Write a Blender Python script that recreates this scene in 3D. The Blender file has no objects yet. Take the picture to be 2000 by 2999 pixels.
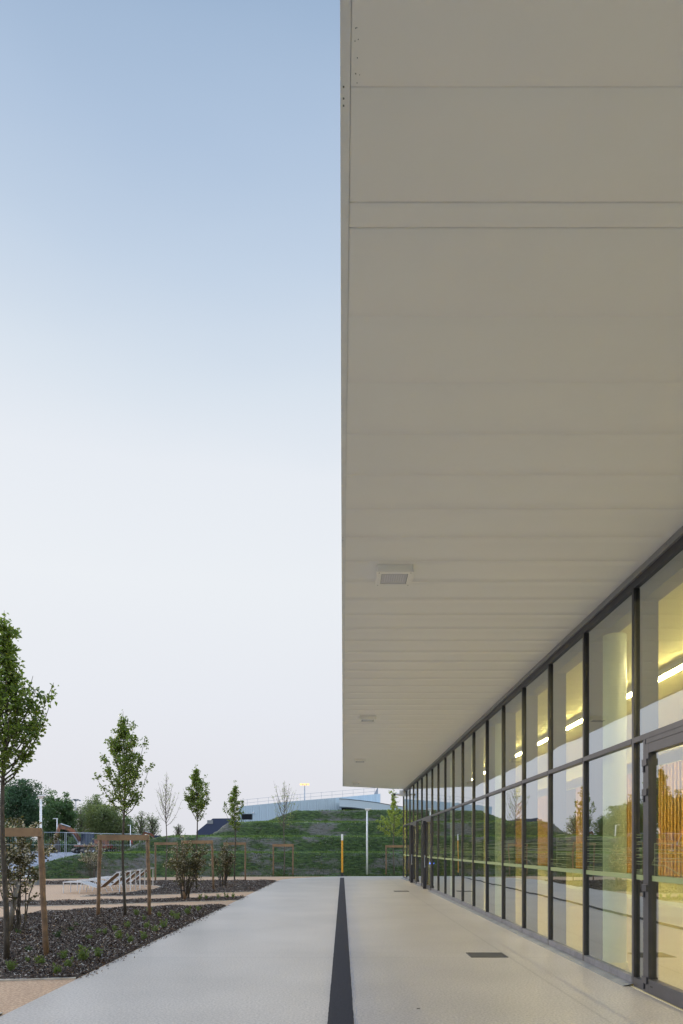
import bpy, bmesh, math, random
import numpy as np
from mathutils import Vector, Matrix, Euler
R = math.radians
sc = bpy.context.scene
col = sc.collection
rnd = random.Random(7)
rng = np.random.default_rng(11)

# ------------------------------------------------------------------ camera
EYE = 1.6
cd = bpy.data.cameras.new('camera')
cam = bpy.data.objects.new('camera', cd)
col.objects.link(cam)
cam.location = (0, 0, EYE)
cam.rotation_euler = (R(90), 0, 0)
cd.sensor_fit = 'HORIZONTAL'
cd.sensor_width = 24.0
cd.lens = 24.0
cd.shift_x = -0.001
cd.shift_y = 0.4932
cd.clip_start = 0.05
cd.clip_end = 3000
sc.camera = cam

# ------------------------------------------------------------------ sky, sun, exposure
def srgb(r, g, b):
    f = lambda c: (c / 255 / 12.92) if c / 255 <= 0.04045 else ((c / 255 + 0.055) / 1.055) ** 2.4
    return (f(r), f(g), f(b), 1)

SUN_EL, SUN_AZ = R(17), R(-46)      # a low evening sun veiled by thin cloud, off to the left
w = bpy.data.worlds.new('World')
sc.world = w
w.use_nodes = True
nt = w.node_tree
nt.nodes.clear()
N = nt.nodes.new
out = N('ShaderNodeOutputWorld')
tc = N('ShaderNodeTexCoord')
sep = N('ShaderNodeSeparateXYZ')
nt.links.new(tc.outputs['Generated'], sep.inputs[0])
ramp = N('ShaderNodeValToRGB')
stops = [(0.0, (223, 224, 231)), (0.094, (226, 227, 234)), (0.216, (230, 233, 240)), (0.36, (234, 238, 243)),
         (0.475, (230, 235, 242)), (0.556, (216, 226, 237)), (0.652, (194, 210, 229)), (0.724, (175, 195, 220)),
         (0.79, (153, 177, 206)), (1.0, (120, 150, 192))]
cr = ramp.color_ramp
while len(cr.elements) > 1:
    cr.elements.remove(cr.elements[-1])
cr.elements[0].position = 0
cr.elements[0].color = srgb(*stops[0][1])
for p, c in stops[1:]:
    e = cr.elements.new(p)
    e.color = srgb(*c)
# faint high veils of cloud break up the gradient
nz = N('ShaderNodeTexNoise'); nz.inputs['Scale'].default_value = 1.6; nz.inputs['Detail'].default_value = 4
mp = N('ShaderNodeMapping'); mp.inputs['Scale'].default_value = (1, 1, 3.2)
nt.links.new(tc.outputs['Generated'], mp.inputs[0]); nt.links.new(mp.outputs[0], nz.inputs[0])
ad = N('ShaderNodeMath'); ad.operation = 'MULTIPLY_ADD'; ad.inputs[1].default_value = 0.07
nt.links.new(nz.outputs[0], ad.inputs[0])
sb = N('ShaderNodeMath'); sb.operation = 'SUBTRACT'; sb.inputs[1].default_value = 0.035
nt.links.new(sep.outputs[2], sb.inputs[0]); nt.links.new(sb.outputs[0], ad.inputs[2])
nt.links.new(ad.outputs[0], ramp.inputs[0])
# added gain on the unseen sky overhead and behind, brightens soffit and paving
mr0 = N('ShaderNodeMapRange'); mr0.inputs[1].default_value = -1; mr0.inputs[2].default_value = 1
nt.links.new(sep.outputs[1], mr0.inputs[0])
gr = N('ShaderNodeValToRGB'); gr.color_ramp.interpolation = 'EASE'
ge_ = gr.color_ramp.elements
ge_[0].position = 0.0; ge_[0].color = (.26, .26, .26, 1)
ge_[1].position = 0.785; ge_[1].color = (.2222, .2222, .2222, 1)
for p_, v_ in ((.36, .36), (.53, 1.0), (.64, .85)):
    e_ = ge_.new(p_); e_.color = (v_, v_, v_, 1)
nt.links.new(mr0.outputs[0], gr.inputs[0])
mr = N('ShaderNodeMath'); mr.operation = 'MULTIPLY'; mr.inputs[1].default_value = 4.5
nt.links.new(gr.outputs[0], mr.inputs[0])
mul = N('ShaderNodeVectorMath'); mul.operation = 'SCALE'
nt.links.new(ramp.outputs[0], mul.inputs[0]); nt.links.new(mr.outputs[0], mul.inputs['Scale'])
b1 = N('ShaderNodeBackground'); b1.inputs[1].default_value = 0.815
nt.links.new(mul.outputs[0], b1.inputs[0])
sky = N('ShaderNodeTexSky'); sky.sky_type = 'NISHITA'; sky.sun_disc = False
sky.sun_elevation = SUN_EL; sky.sun_rotation = SUN_AZ; sky.dust_density = 3
b2 = N('ShaderNodeBackground'); b2.inputs[1].default_value = 0.0008
nt.links.new(sky.outputs[0], b2.inputs[0])
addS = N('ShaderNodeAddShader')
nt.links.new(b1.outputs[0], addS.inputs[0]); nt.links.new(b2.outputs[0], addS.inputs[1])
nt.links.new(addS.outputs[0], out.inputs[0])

ld = bpy.data.lights.new('sun', 'SUN')
ld.energy = 1.1; ld.angle = R(18); ld.color = (1, 0.86, 0.70)
sun = bpy.data.objects.new('sun', ld); col.objects.link(sun)
sun.rotation_euler = (R(90) - SUN_EL, 0, math.pi - SUN_AZ)
sun.location = (-6, 20, 30)

sc.view_settings.view_transform = 'Standard'
sc.view_settings.look = 'None'
sc.view_settings.exposure = 0.30
sc.view_settings.gamma = 1.0
sc.cycles.max_bounces = 10
sc.cycles.diffuse_bounces = 5
sc.cycles.glossy_bounces = 4
sc.cycles.transparent_max_bounces = 24
sc.cycles.sample_clamp_indirect = 6
sc.cycles.use_denoising = True

# ------------------------------------------------------------------ materials
def mat(name, color, rough=0.6, metal=0.0, spec=0.5, noise=None, bump=None, trans=0.0, color2=None, detail=6, emit=None,
        coords='Object', sheen=0):
    m = bpy.data.materials.new(name)
    m.use_nodes = True
    t = m.node_tree
    p = t.nodes['Principled BSDF']
    p.inputs['Base Color'].default_value = (*color, 1)
    p.inputs['Roughness'].default_value = rough
    p.inputs['Metallic'].default_value = metal
    p.inputs['Specular IOR Level'].default_value = spec
    tcn = t.nodes.new('ShaderNodeTexCoord')
    if noise or color2:
        n = t.nodes.new('ShaderNodeTexNoise')
        n.inputs['Scale'].default_value = noise or 3
        n.inputs['Detail'].default_value = detail
        n.inputs['Roughness'].default_value = 0.65
        t.links.new(tcn.outputs[coords], n.inputs['Vector'])
        mx = t.nodes.new('ShaderNodeMix'); mx.data_type = 'RGBA'
        c2 = color2 or tuple(c * 0.72 for c in color)
        mx.inputs[6].default_value = (*color, 1); mx.inputs[7].default_value = (*c2, 1)
        rp = t.nodes.new('ShaderNodeMapRange')
        rp.inputs[1].default_value = 0.38; rp.inputs[2].default_value = 0.62
        t.links.new(n.outputs[0], rp.inputs[0]); t.links.new(rp.outputs[0], mx.inputs[0])
        t.links.new(mx.outputs[2], p.inputs['Base Color'])
    if bump:
        n2 = t.nodes.new('ShaderNodeTexNoise'); n2.inputs['Scale'].default_value = bump[0]
        n2.inputs['Detail'].default_value = 5
        t.links.new(tcn.outputs[coords], n2.inputs['Vector'])
        bp = t.nodes.new('ShaderNodeBump'); bp.inputs['Strength'].default_value = bump[1]
        bp.inputs['Distance'].default_value = bump[2] if len(bump) > 2 else 0.02
        t.links.new(n2.outputs[0], bp.inputs['Height']); t.links.new(bp.outputs[0], p.inputs['Normal'])
    if trans:
        tr = t.nodes.new('ShaderNodeBsdfTranslucent')
        tr.inputs[0].default_value = (color[0] * 1.5, color[1] * 1.6, color[2] * 0.9, 1)
        ms = t.nodes.new('ShaderNodeMixShader'); ms.inputs[0].default_value = trans
        o = t.nodes['Material Output']
        t.links.new(p.outputs[0], ms.inputs[1]); t.links.new(tr.outputs[0], ms.inputs[2]); t.links.new(ms.outputs[0], o.inputs[0])
    if emit:
        p.inputs['Emission Color'].default_value = (*emit[0], 1)
        p.inputs['Emission Strength'].default_value = emit[1]
    return m

M = {}
M['soffit'] = mat('soffit', (0.90, 0.885, 0.845), 0.42, noise=0.6, color2=(0.88, 0.865, 0.825), bump=(0.9, 0.16, 0.02))
M['fascia'] = mat('fascia', (0.82, 0.82, 0.80), 0.4, noise=4, color2=(0.76, 0.76, 0.74))
M['lampbody'] = mat('lamp_body', (0.88, 0.87, 0.83), 0.4)
M['lamprib'] = mat('lamp_rib', (0.55, 0.55, 0.60), 0.3)
M['lampglass'] = mat('lamp_glass', (0.62, 0.62, 0.65), 0.2)
M['screw'] = mat('screw', (0.10, 0.12, 0.11), 0.5)
M['frame'] = mat('frame', (0.060, 0.060, 0.070), 0.38, metal=0.35, noise=5, color2=(0.05, 0.05, 0.056))
M['framedark'] = mat('gasket', (0.012, 0.012, 0.014), 0.6)
M['sill'] = mat('sill', (0.16, 0.165, 0.19), 0.45, metal=0.4, noise=6)
M['zinc'] = mat('zinc', (0.27, 0.28, 0.29), 0.55, metal=0.3, noise=3, color2=(0.20, 0.21, 0.22))
M['flash'] = mat('flashing', (0.33, 0.33, 0.34), 0.4, metal=0.5)
M['post'] = mat('steel_post', (0.028, 0.030, 0.028), 0.5)
M['inwall'] = mat('inner_wall', (0.66, 0.63, 0.34), 0.7)
M['inceil'] = mat('inner_ceiling', (0.74, 0.71, 0.36), 0.7)
M['infloor'] = mat('inner_floor', (0.52, 0.46, 0.26), 0.25, noise=0.6, color2=(0.48, 0.43, 0.25))
M['column'] = mat('column', (0.50, 0.56, 0.50), 0.3)
M['slat'] = mat('slat', (0.58, 0.32, 0.075), 0.5, noise=8, color2=(0.48, 0.25, 0.05))
M['slatback'] = mat('slat_backing', (0.06, 0.05, 0.025), 0.8)
M['grate'] = mat('grate', (0.085, 0.085, 0.09), 0.5, metal=0.4)
M['strip'] = mat('asphalt_strip', (0.018, 0.019, 0.026), 0.9, spec=.25, noise=60, color2=(0.032, 0.033, 0.042), bump=(160, 0.6, 0.01))
M['chalk'] = mat('chalk_line', (0.20, 0.26, 0.42), 0.9, noise=20, color2=(0.36, 0.36, 0.38))
M['path'] = mat('tan_resin', (0.50, 0.34, 0.215), 0.85, noise=34, color2=(0.27, 0.155, 0.09), bump=(60, 0.6, 0.01), detail=6)
M['kerb'] = mat('kerb_stone', (0.55, 0.50, 0.43), 0.8, noise=8)
M['soil'] = mat('bed_soil', (0.034, 0.022, 0.016), 0.95, noise=25, color2=(0.055, 0.042, 0.035), bump=(40, 1.0, 0.04))
M['ground'] = mat('far_ground', (0.10, 0.11, 0.06), 0.95, noise=0.1, color2=(0.13, 0.12, 0.08))
M['gravel'] = mat('gravel', (0.30, 0.32, 0.37), 0.9, noise=3.5, color2=(0.15, 0.165, 0.20), bump=(4, 1.0, 0.15))
M['rail'] = mat('rail_steel', (0.06, 0.05, 0.045), 0.6, noise=1)
M['wood'] = mat('round_wood', (0.25, 0.155, 0.090), 0.7, noise=7, color2=(0.14, 0.09, 0.055), bump=(25, 0.6, 0.01))
M['plank'] = mat('plank_wood', (0.31, 0.20, 0.110), 0.7, noise=4, color2=(0.22, 0.14, 0.080), bump=(20, 0.4, 0.01))
M['greywood'] = mat('weathered_stake', (0.22, 0.205, 0.19), 0.8, noise=9, color2=(0.14, 0.125, 0.11), bump=(30, 0.5, 0.01))
M['tie'] = mat('rubber_tie', (0.010, 0.010, 0.012), 0.6)
M['bark'] = mat('bark', (0.085, 0.070, 0.055), 0.85, noise=14, color2=(0.045, 0.038, 0.030), bump=(40, 0.7, 0.01))
M['barkgrey'] = mat('bark_grey', (0.13, 0.11, 0.095), 0.85, noise=14, color2=(0.08, 0.065, 0.055))
M['white'] = mat('white_paint', (0.74, 0.75, 0.78), 0.4)
M['lightpole'] = mat('pole_paint', (0.74, 0.76, 0.80), 0.4)
M['yellow'] = mat('yellow_paint', (0.70, 0.33, 0.02), 0.4)
M['blackmetal'] = mat('black_metal', (0.02, 0.02, 0.024), 0.5)
M['mesh'] = mat('lounger_fabric', (0.20, 0.125, 0.075), 0.8, noise=30)
M['topslat'] = mat('lounger_slat', (0.36, 0.345, 0.335), 0.7)
M['bluewall'] = mat('blue_cladding', (0.50, 0.62, 0.70), 0.5)
M['bluewall2'] = mat('blue_cladding_wing', (0.54, 0.65, 0.73), 0.5)
M['darkglass'] = mat('dark_glazing', (0.012, 0.015, 0.02), 0.6, spec=.15)
M['darkblue'] = mat('dark_blue_sheet', (0.030, 0.045, 0.095), 0.6)
M['orange'] = mat('orange_paint', (0.24, 0.080, 0.030), 0.6, noise=2, color2=(0.06, 0.035, 0.025))
M['red'] = mat('red_paint', (0.45, 0.03, 0.02), 0.4)
M['cab'] = mat('cab_glass', (0.03, 0.05, 0.08), 0.3, spec=.2)
M['galv'] = mat('galvanised', (0.34, 0.38, 0.44), 0.45, metal=0.4)
M['lit'] = mat('lit_lamp', (0.1, 0.08, 0.05), 0.5, emit=((1.0, 0.56, 0.22), 1.5))
M['led'] = mat('led_strip', (1, 0.9, 0.7), 0.5, emit=((1.0, 0.81, 0.50), 120))
M['bluelight'] = mat('door_light', (0.1, 0.2, 0.9), 0.3, emit=((0.10, 0.22, 1.0), 3))

LEAF = {}
def leafmat(name, c, c2, tr=0.3, rough=0.42):
    m = mat(name, c, rough, noise=3.2, color2=c2, trans=tr)
    LEAF[name] = m
    return m
leafmat('pear', (0.150, 0.200, 0.042), (0.055, 0.092, 0.022), 0.45, 0.33)
leafmat('budding', (0.27, 0.32, 0.07), (0.18, 0.23, 0.06), 0.4)
leafmat('bronze', (0.090, 0.080, 0.028), (0.060, 0.050, 0.022))
leafmat('blossom', (0.55, 0.50, 0.47), (0.36, 0.28, 0.23), 0.3, 0.6)
leafmat('distant_dark', (0.061, 0.115, 0.061), (0.038, 0.074, 0.043), 0.4, 0.6)
leafmat('distant_mid', (0.112, 0.182, 0.081), (0.070, 0.119, 0.056), 0.4, 0.6)
leafmat('distant_pale', (0.176, 0.216, 0.115), (0.115, 0.149, 0.074), 0.4, 0.6)
leafmat('distant_olive', (0.150, 0.181, 0.077), (0.100, 0.125, 0.056), 0.4, 0.6)
leafmat('tuft', (0.14, 0.20, 0.045), (0.09, 0.14, 0.035), 0.3, 0.6)
leafmat('tuft_dark', (0.050, 0.10, 0.025), (0.03, 0.06, 0.02), 0.3, 0.5)
leafmat('turf', (0.036, 0.068, 0.012), (0.068, 0.108, 0.020), 0.2, 0.7)
leafmat('turf_ledge_lit', (0.075, 0.13, 0.024), (0.10, 0.155, 0.03), 0.3, 0.6)  # lighter blades for level ledges, sky light painted into the green
leafmat('drygrass', (0.20, 0.19, 0.16), (0.13, 0.125, 0.10), 0.2, 0.7)

# glass: coated double glazing, mirror-like at a low angle, each pane a little bowed
def glass_mat():
    m = bpy.data.materials.new('glazing')
    m.use_nodes = True
    t = m.node_tree; t.nodes.clear()
    n = t.nodes.new
    o = n('ShaderNodeOutputMaterial')
    lw = n('ShaderNodeLayerWeight'); lw.inputs[0].default_value = 0.5
    pw = n('ShaderNodeMath'); pw.operation = 'POWER'; pw.inputs[1].default_value = 2.0
    ma = n('ShaderNodeMath'); ma.operation = 'MULTIPLY_ADD'; ma.inputs[1].default_value = 0.60; ma.inputs[2].default_value = 0.27
    t.links.new(lw.outputs['Facing'], pw.inputs[0]); t.links.new(pw.outputs[0], ma.inputs[0])
    ge = n('ShaderNodeNewGeometry')
    inv = n('ShaderNodeMath'); inv.operation = 'SUBTRACT'; inv.inputs[0].default_value = 1.0
    t.links.new(ge.outputs['Backfacing'], inv.inputs[1])
    fm = n('ShaderNodeMath'); fm.operation = 'MULTIPLY'
    t.links.new(ma.outputs[0], fm.inputs[0]); t.links.new(inv.outputs[0], fm.inputs[1])
    tr = n('ShaderNodeBsdfTransparent'); tr.inputs[0].default_value = (0.88, 0.91, 0.77, 1)
    gl = n('ShaderNodeBsdfGlossy'); gl.inputs['Roughness'].default_value = 0.004
    gl.inputs['Color'].default_value = (0.90, 0.95, 0.99, 1)
    tcn = n('ShaderNodeTexCoord'); oi = n('ShaderNodeObjectInfo')
    vs = n('ShaderNodeVectorMath'); vs.operation = 'MULTIPLY_ADD'
    vs.inputs[1].default_value = (1, 1, 1)
    cmb = n('ShaderNodeCombineXYZ')
    ms = n('ShaderNodeMath'); ms.operation = 'MULTIPLY'; ms.inputs[1].default_value = 90
    t.links.new(oi.outputs['Random'], ms.inputs[0]); t.links.new(ms.outputs[0], cmb.inputs[0])
    t.links.new(tcn.outputs['Object'], vs.inputs[0]); t.links.new(cmb.outputs[0], vs.inputs[2])
    nz = n('ShaderNodeTexNoise'); nz.inputs['Scale'].default_value = 0.8; nz.inputs['Detail'].default_value = 1.2
    t.links.new(vs.outputs[0], nz.inputs['Vector'])
    bp = n('ShaderNodeBump'); bp.inputs['Strength'].default_value = 1.0; bp.inputs['Distance'].default_value = 0.0040
    t.links.new(nz.outputs[0], bp.inputs['Height']); t.links.new(bp.outputs[0], gl.inputs['Normal'])
    mx = n('ShaderNodeMixShader')
    t.links.new(fm.outputs[0], mx.inputs[0]); t.links.new(tr.outputs[0], mx.inputs[1]); t.links.new(gl.outputs[0], mx.inputs[2])
    t.links.new(mx.outputs[0], o.inputs[0])
    return m
M['glass'] = glass_mat()

def decal_mat():
    m = mat('printed_film', (0.27, 0.33, 0.16), 0.6)
    m.node_tree.nodes['Principled BSDF'].inputs['Alpha'].default_value = 0.62
    return m
M['decal'] = decal_mat()

def paving_mat():
    m = bpy.data.materials.new('paving_resin')
    m.use_nodes = True
    t = m.node_tree; p = t.nodes['Principled BSDF']; n = t.nodes.new; L = t.links.new
    tcn = n('ShaderNodeTexCoord')
    fine = n('ShaderNodeTexNoise'); fine.inputs['Scale'].default_value = 42; fine.inputs['Detail'].default_value = 6; fine.inputs['Roughness'].default_value = 0.7
    big = n('ShaderNodeTexNoise'); big.inputs['Scale'].default_value = 0.55; big.inputs['Detail'].default_value = 5
    L(tcn.outputs['Object'], fine.inputs['Vector']); L(tcn.outputs['Object'], big.inputs['Vector'])
    cr = n('ShaderNodeValToRGB')
    cr.color_ramp.elements[0].position = 0.33; cr.color_ramp.elements[0].color = (0.235, 0.208, 0.188, 1)
    cr.color_ramp.elements[1].position = 0.60; cr.color_ramp.elements[1].color = (0.49, 0.445, 0.403, 1)
    L(fine.outputs[0], cr.inputs[0])
    mr = n('ShaderNodeMapRange'); mr.inputs[1].default_value = 0.3; mr.inputs[2].default_value = 0.7
    mr.inputs[3].default_value = 0.86; mr.inputs[4].default_value = 1.07
    L(big.outputs[0], mr.inputs[0])
    sc1 = n('ShaderNodeVectorMath'); sc1.operation = 'SCALE'
    L(cr.outputs[0], sc1.inputs[0]); L(mr.outputs[0], sc1.inputs['Scale'])
    # trowel joints: faint darker lines across and along
    sp = n('ShaderNodeSeparateXYZ'); L(tcn.outputs['Object'], sp.inputs[0])
    def line(axis, pos, half, depth, prev):
        a = n('ShaderNodeMath'); a.operation = 'SUBTRACT'; a.inputs[1].default_value = pos; L(sp.outputs[axis], a.inputs[0])
        ab = n('ShaderNodeMath'); ab.operation = 'ABSOLUTE'; L(a.outputs[0], ab.inputs[0])
        m2 = n('ShaderNodeMapRange'); m2.inputs[1].default_value = half * 0.4; m2.inputs[2].default_value = half
        m2.inputs[3].default_value = depth; m2.inputs[4].default_value = 1.0
        L(ab.outputs[0], m2.inputs[0])
        s = n('ShaderNodeVectorMath'); s.operation = 'SCALE'; L(prev.outputs[0], s.inputs[0]); L(m2.outputs[0], s.inputs['Scale'])
        return s
    cur = sc1
    for (a, q, h, d) in ((0, 2.47, 0.022, 0.80), (1, 10.06, 0.018, 0.82), (1, 10.5, 0.018, 0.84), (1, 15.7, 0.03, 0.93),
                         (1, 20.9, 0.04, 0.93), (1, 38.0, 0.10, 0.78), (1, 26.0, 0.05, 0.93)):
        cur = line(a, q, h, d, cur)
    # small dark specks
    vo = n('ShaderNodeTexVoronoi'); vo.inputs['Scale'].default_value = 2.3; L(tcn.outputs['Object'], vo.inputs['Vector'])
    vr = n('ShaderNodeMapRange'); vr.inputs[1].default_value = 0.012; vr.inputs[2].default_value = 0.03
    vr.inputs[3].default_value = 0.45; vr.inputs[4].default_value = 1.0
    L(vo.outputs['Distance'], vr.inputs[0])
    s = n('ShaderNodeVectorMath'); s.operation = 'SCALE'; L(cur.outputs[0], s.inputs[0]); L(vr.outputs[0], s.inputs['Scale'])
    L(s.outputs[0], p.inputs['Base Color'])
    p.inputs['Roughness'].default_value = 0.36
    p.inputs['Specular IOR Level'].default_value = 0.55
    bp = n('ShaderNodeBump'); bp.inputs['Strength'].default_value = 0.3; bp.inputs['Distance'].default_value = 0.004
    L(fine.outputs[0], bp.inputs['Height']); L(bp.outputs[0], p.inputs['Normal'])
    return m
M['paving'] = paving_mat()

def mound_mat():
    m = bpy.data.materials.new('mound_turf')
    m.use_nodes = True
    t = m.node_tree; p = t.nodes['Principled BSDF']; n = t.nodes.new; L = t.links.new
    tcn = n('ShaderNodeTexCoord')
    mpp = n('ShaderNodeMapping'); mpp.inputs['Scale'].default_value = (0.55, 1, 1.5); L(tcn.outputs['Object'], mpp.inputs[0])
    a = n('ShaderNodeTexNoise'); a.inputs['Scale'].default_value = 0.5; a.inputs['Detail'].default_value = 9; a.inputs['Roughness'].default_value = 0.7
    b = n('ShaderNodeTexNoise'); b.inputs['Scale'].default_value = 6; b.inputs['Detail'].default_value = 6
    L(mpp.outputs[0], a.inputs['Vector']); L(mpp.outputs[0], b.inputs['Vector'])
    r1 = n('ShaderNodeValToRGB')
    r1.color_ramp.elements[0].position = 0.35; r1.color_ramp.elements[0].color = (0.016, 0.034, 0.009, 1)
    r1.color_ramp.elements[1].position = 0.68; r1.color_ramp.elements[1].color = (0.068, 0.112, 0.026, 1)
    L(b.outputs[0], r1.inputs[0])
    mr = n('ShaderNodeMapRange'); mr.inputs[1].default_value = 0.50; mr.inputs[2].default_value = 0.58
    mr.inputs[4].default_value = 0.8
    L(a.outputs[0], mr.inputs[0])
    mx = n('ShaderNodeMix'); mx.data_type = 'RGBA'; mx.inputs[7].default_value = (0.145, 0.132, 0.128, 1)
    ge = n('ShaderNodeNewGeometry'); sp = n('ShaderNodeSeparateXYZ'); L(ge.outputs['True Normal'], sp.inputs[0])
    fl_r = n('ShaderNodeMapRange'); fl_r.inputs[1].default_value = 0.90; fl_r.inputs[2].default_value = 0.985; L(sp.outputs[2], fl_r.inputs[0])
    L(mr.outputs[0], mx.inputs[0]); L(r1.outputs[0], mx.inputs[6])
    ledge_lit = n('ShaderNodeMix'); ledge_lit.data_type = 'RGBA'; ledge_lit.inputs[7].default_value = (0.085, 0.14, 0.028, 1)  # ledge grass greener, with its sky-lit brightness painted into the colour
    L(fl_r.outputs[0], ledge_lit.inputs[0]); L(mx.outputs[2], ledge_lit.inputs[6]); L(ledge_lit.outputs[2], p.inputs['Base Color'])
    p.inputs['Roughness'].default_value = 0.9
    bp = n('ShaderNodeBump'); bp.inputs['Strength'].default_value = 1.0; bp.inputs['Distance'].default_value = 0.10
    L(b.outputs[0], bp.inputs['Height']); L(bp.outputs[0], p.inputs['Normal'])
    return m
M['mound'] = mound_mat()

# ------------------------------------------------------------------ helpers
def at(px, py, z=0.0):
    """pixel of a point lying on the level z -> ground position (measured once, in the 2000 px wide photograph)"""
    Y = (EYE - z) * 2000.0 / (py - 2486.0)
    return ((px - 1002.0) * Y / 2000.0, Y)

def empty(name, loc=(0, 0, 0), rz=0.0):
    o = bpy.data.objects.new(name, None)
    o.empty_display_size = 0.2
    col.objects.link(o); o.location = loc; o.rotation_euler = (0, 0, rz)
    return o

def tag(o, label=None, cat=None, group=None, kind=None):
    if label: o['label'] = label
    if cat: o['category'] = cat
    if group: o['group'] = group
    if kind: o['kind'] = kind
    return o

class MB:
    def __init__(s):
        s.v = []; s.f = []; s.mi = []
    def add(s, vs, fs, mi=0):
        b = len(s.v)
        s.v.extend([tuple(v) for v in vs])
        for f in fs:
            s.f.append(tuple(i + b for i in f)); s.mi.append(mi)
    def box(s, x0, x1, y0, y1, z0, z1, mi=0, rot=None):
        vs = [(x0, y0, z0), (x1, y0, z0), (x1, y1, z0), (x0, y1, z0), (x0, y0, z1), (x1, y0, z1), (x1, y1, z1), (x0, y1, z1)]
        if rot: vs = [tuple(rot @ Vector(v)) for v in vs]
        s.add(vs, [(0, 3, 2, 1), (4, 5, 6, 7), (0, 1, 5, 4), (1, 2, 6, 5), (2, 3, 7, 6), (3, 0, 4, 7)], mi)
    def bar(s, a, b, w, h=None, mi=0):
        h = h or w
        a = Vector(a); b = Vector(b); d = (b - a)
        L = d.length
        if L < 1e-6: return
        d.normalize()
        up = Vector((0, 0, 1)) if abs(d.z) < 0.95 else Vector((0, 1, 0))
        x = d.cross(up).normalized(); y = x.cross(d)
        vs = []
        for q in (a, b):
            for (sx, sy) in ((-1, -1), (1, -1), (1, 1), (-1, 1)):
                vs.append(q + x * sx * w / 2 + y * sy * h / 2)
        s.add(vs, [(0, 3, 2, 1), (4, 5, 6, 7), (0, 1, 5, 4), (1, 2, 6, 5), (2, 3, 7, 6), (3, 0, 4, 7)], mi)
    def tube(s, pts, rad, n=8, mi=0, cap=True):
        pts = [Vector(p) for p in pts]
        if not hasattr(rad, '__len__'): rad = [rad] * len(pts)
        b = len(s.v)
        prev = None
        for i, p in enumerate(pts):
            d = (pts[min(i + 1, len(pts) - 1)] - pts[max(i - 1, 0)])
            if d.length < 1e-9: d = Vector((0, 0, 1))
            d.normalize()
            if prev is None:
                r = d.orthogonal().normalized()
            else:
                r = (prev - d * prev.dot(d))
                r = r.normalized() if r.length > 1e-6 else d.orthogonal().normalized()
            prev = r
            q = d.cross(r)
            for k in range(n):
                a = 2 * math.pi * k / n
                s.v.append(tuple(p + (r * math.cos(a) + q * math.sin(a)) * rad[i]))
        for i in range(len(pts) - 1):
            for k in range(n):
                k2 = (k + 1) % n
                s.f.append((b + i * n + k, b + i * n + k2, b + (i + 1) * n + k2, b + (i + 1) * n + k)); s.mi.append(mi)
        if cap and n > 2:
            s.f.append(tuple(b + k for k in reversed(range(n)))); s.mi.append(mi)
            s.f.append(tuple(b + (len(pts) - 1) * n + k for k in range(n))); s.mi.append(mi)
    def poly(s, pts, z, mi=0):
        s.add([(p[0], p[1], z) for p in pts], [tuple(range(len(pts)))], mi)
    def prism(s, pts, z0, z1, mi=0):
        n = len(pts)
        a = sum(pts[i][0] * pts[(i + 1) % n][1] - pts[(i + 1) % n][0] * pts[i][1] for i in range(n))
        if a < 0: pts = pts[::-1]
        vs = [(p[0], p[1], z0) for p in pts] + [(p[0], p[1], z1) for p in pts]
        fs = [tuple(reversed(range(n))), tuple(range(n, 2 * n))]
        fs += [(i, (i + 1) % n, n + (i + 1) % n, n + i) for i in range(n)]
        s.add(vs, fs, mi)
    def build(s, name, mats, parent=None, smooth=False, bevel=0.0, loc=None):
        me = bpy.data.meshes.new(name)
        me.from_pydata(s.v, [], s.f)
        if not isinstance(mats, (list, tuple)): mats = [mats]
        for m_ in mats: me.materials.append(m_)
        me.polygons.foreach_set('material_index', s.mi)
        if smooth:
            me.polygons.foreach_set('use_smooth', [True] * len(me.polygons))
        me.update()
        o = bpy.data.objects.new(name, me)
        col.objects.link(o)
        if loc is not None: o.location = loc
        if parent: o.parent = parent
        if bevel:
            bm = o.modifiers.new('bevel', 'BEVEL'); bm.width = bevel; bm.segments = 2; bm.limit_method = 'ANGLE'
        return o

def np_mesh(name, verts, faces, mats, mi=None, parent=None, smooth=False):
    """verts (n,3), faces (m,k) arrays -> object; faces all with k corners"""
    me = bpy.data.meshes.new(name)
    verts = np.ascontiguousarray(verts, dtype=np.float32); faces = np.ascontiguousarray(faces, dtype=np.int32)
    me.vertices.add(len(verts)); me.vertices.foreach_set('co', verts.ravel())
    k = faces.shape[1]
    me.loops.add(faces.size); me.loops.foreach_set('vertex_index', faces.ravel())
    me.polygons.add(len(faces)); me.polygons.foreach_set('loop_start', np.arange(0, faces.size, k, dtype=np.int32))
    if not isinstance(mats, (list, tuple)): mats = [mats]
    for m_ in mats: me.materials.append(m_)
    if mi is not None: me.polygons.foreach_set('material_index', np.ascontiguousarray(mi, dtype=np.int32))
    if smooth: me.polygons.foreach_set('use_smooth', np.ones(len(faces), dtype=bool))
    me.update(calc_edges=True); me.validate()
    o = bpy.data.objects.new(name, me); col.objects.link(o)
    if parent: o.parent = parent
    return o

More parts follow.
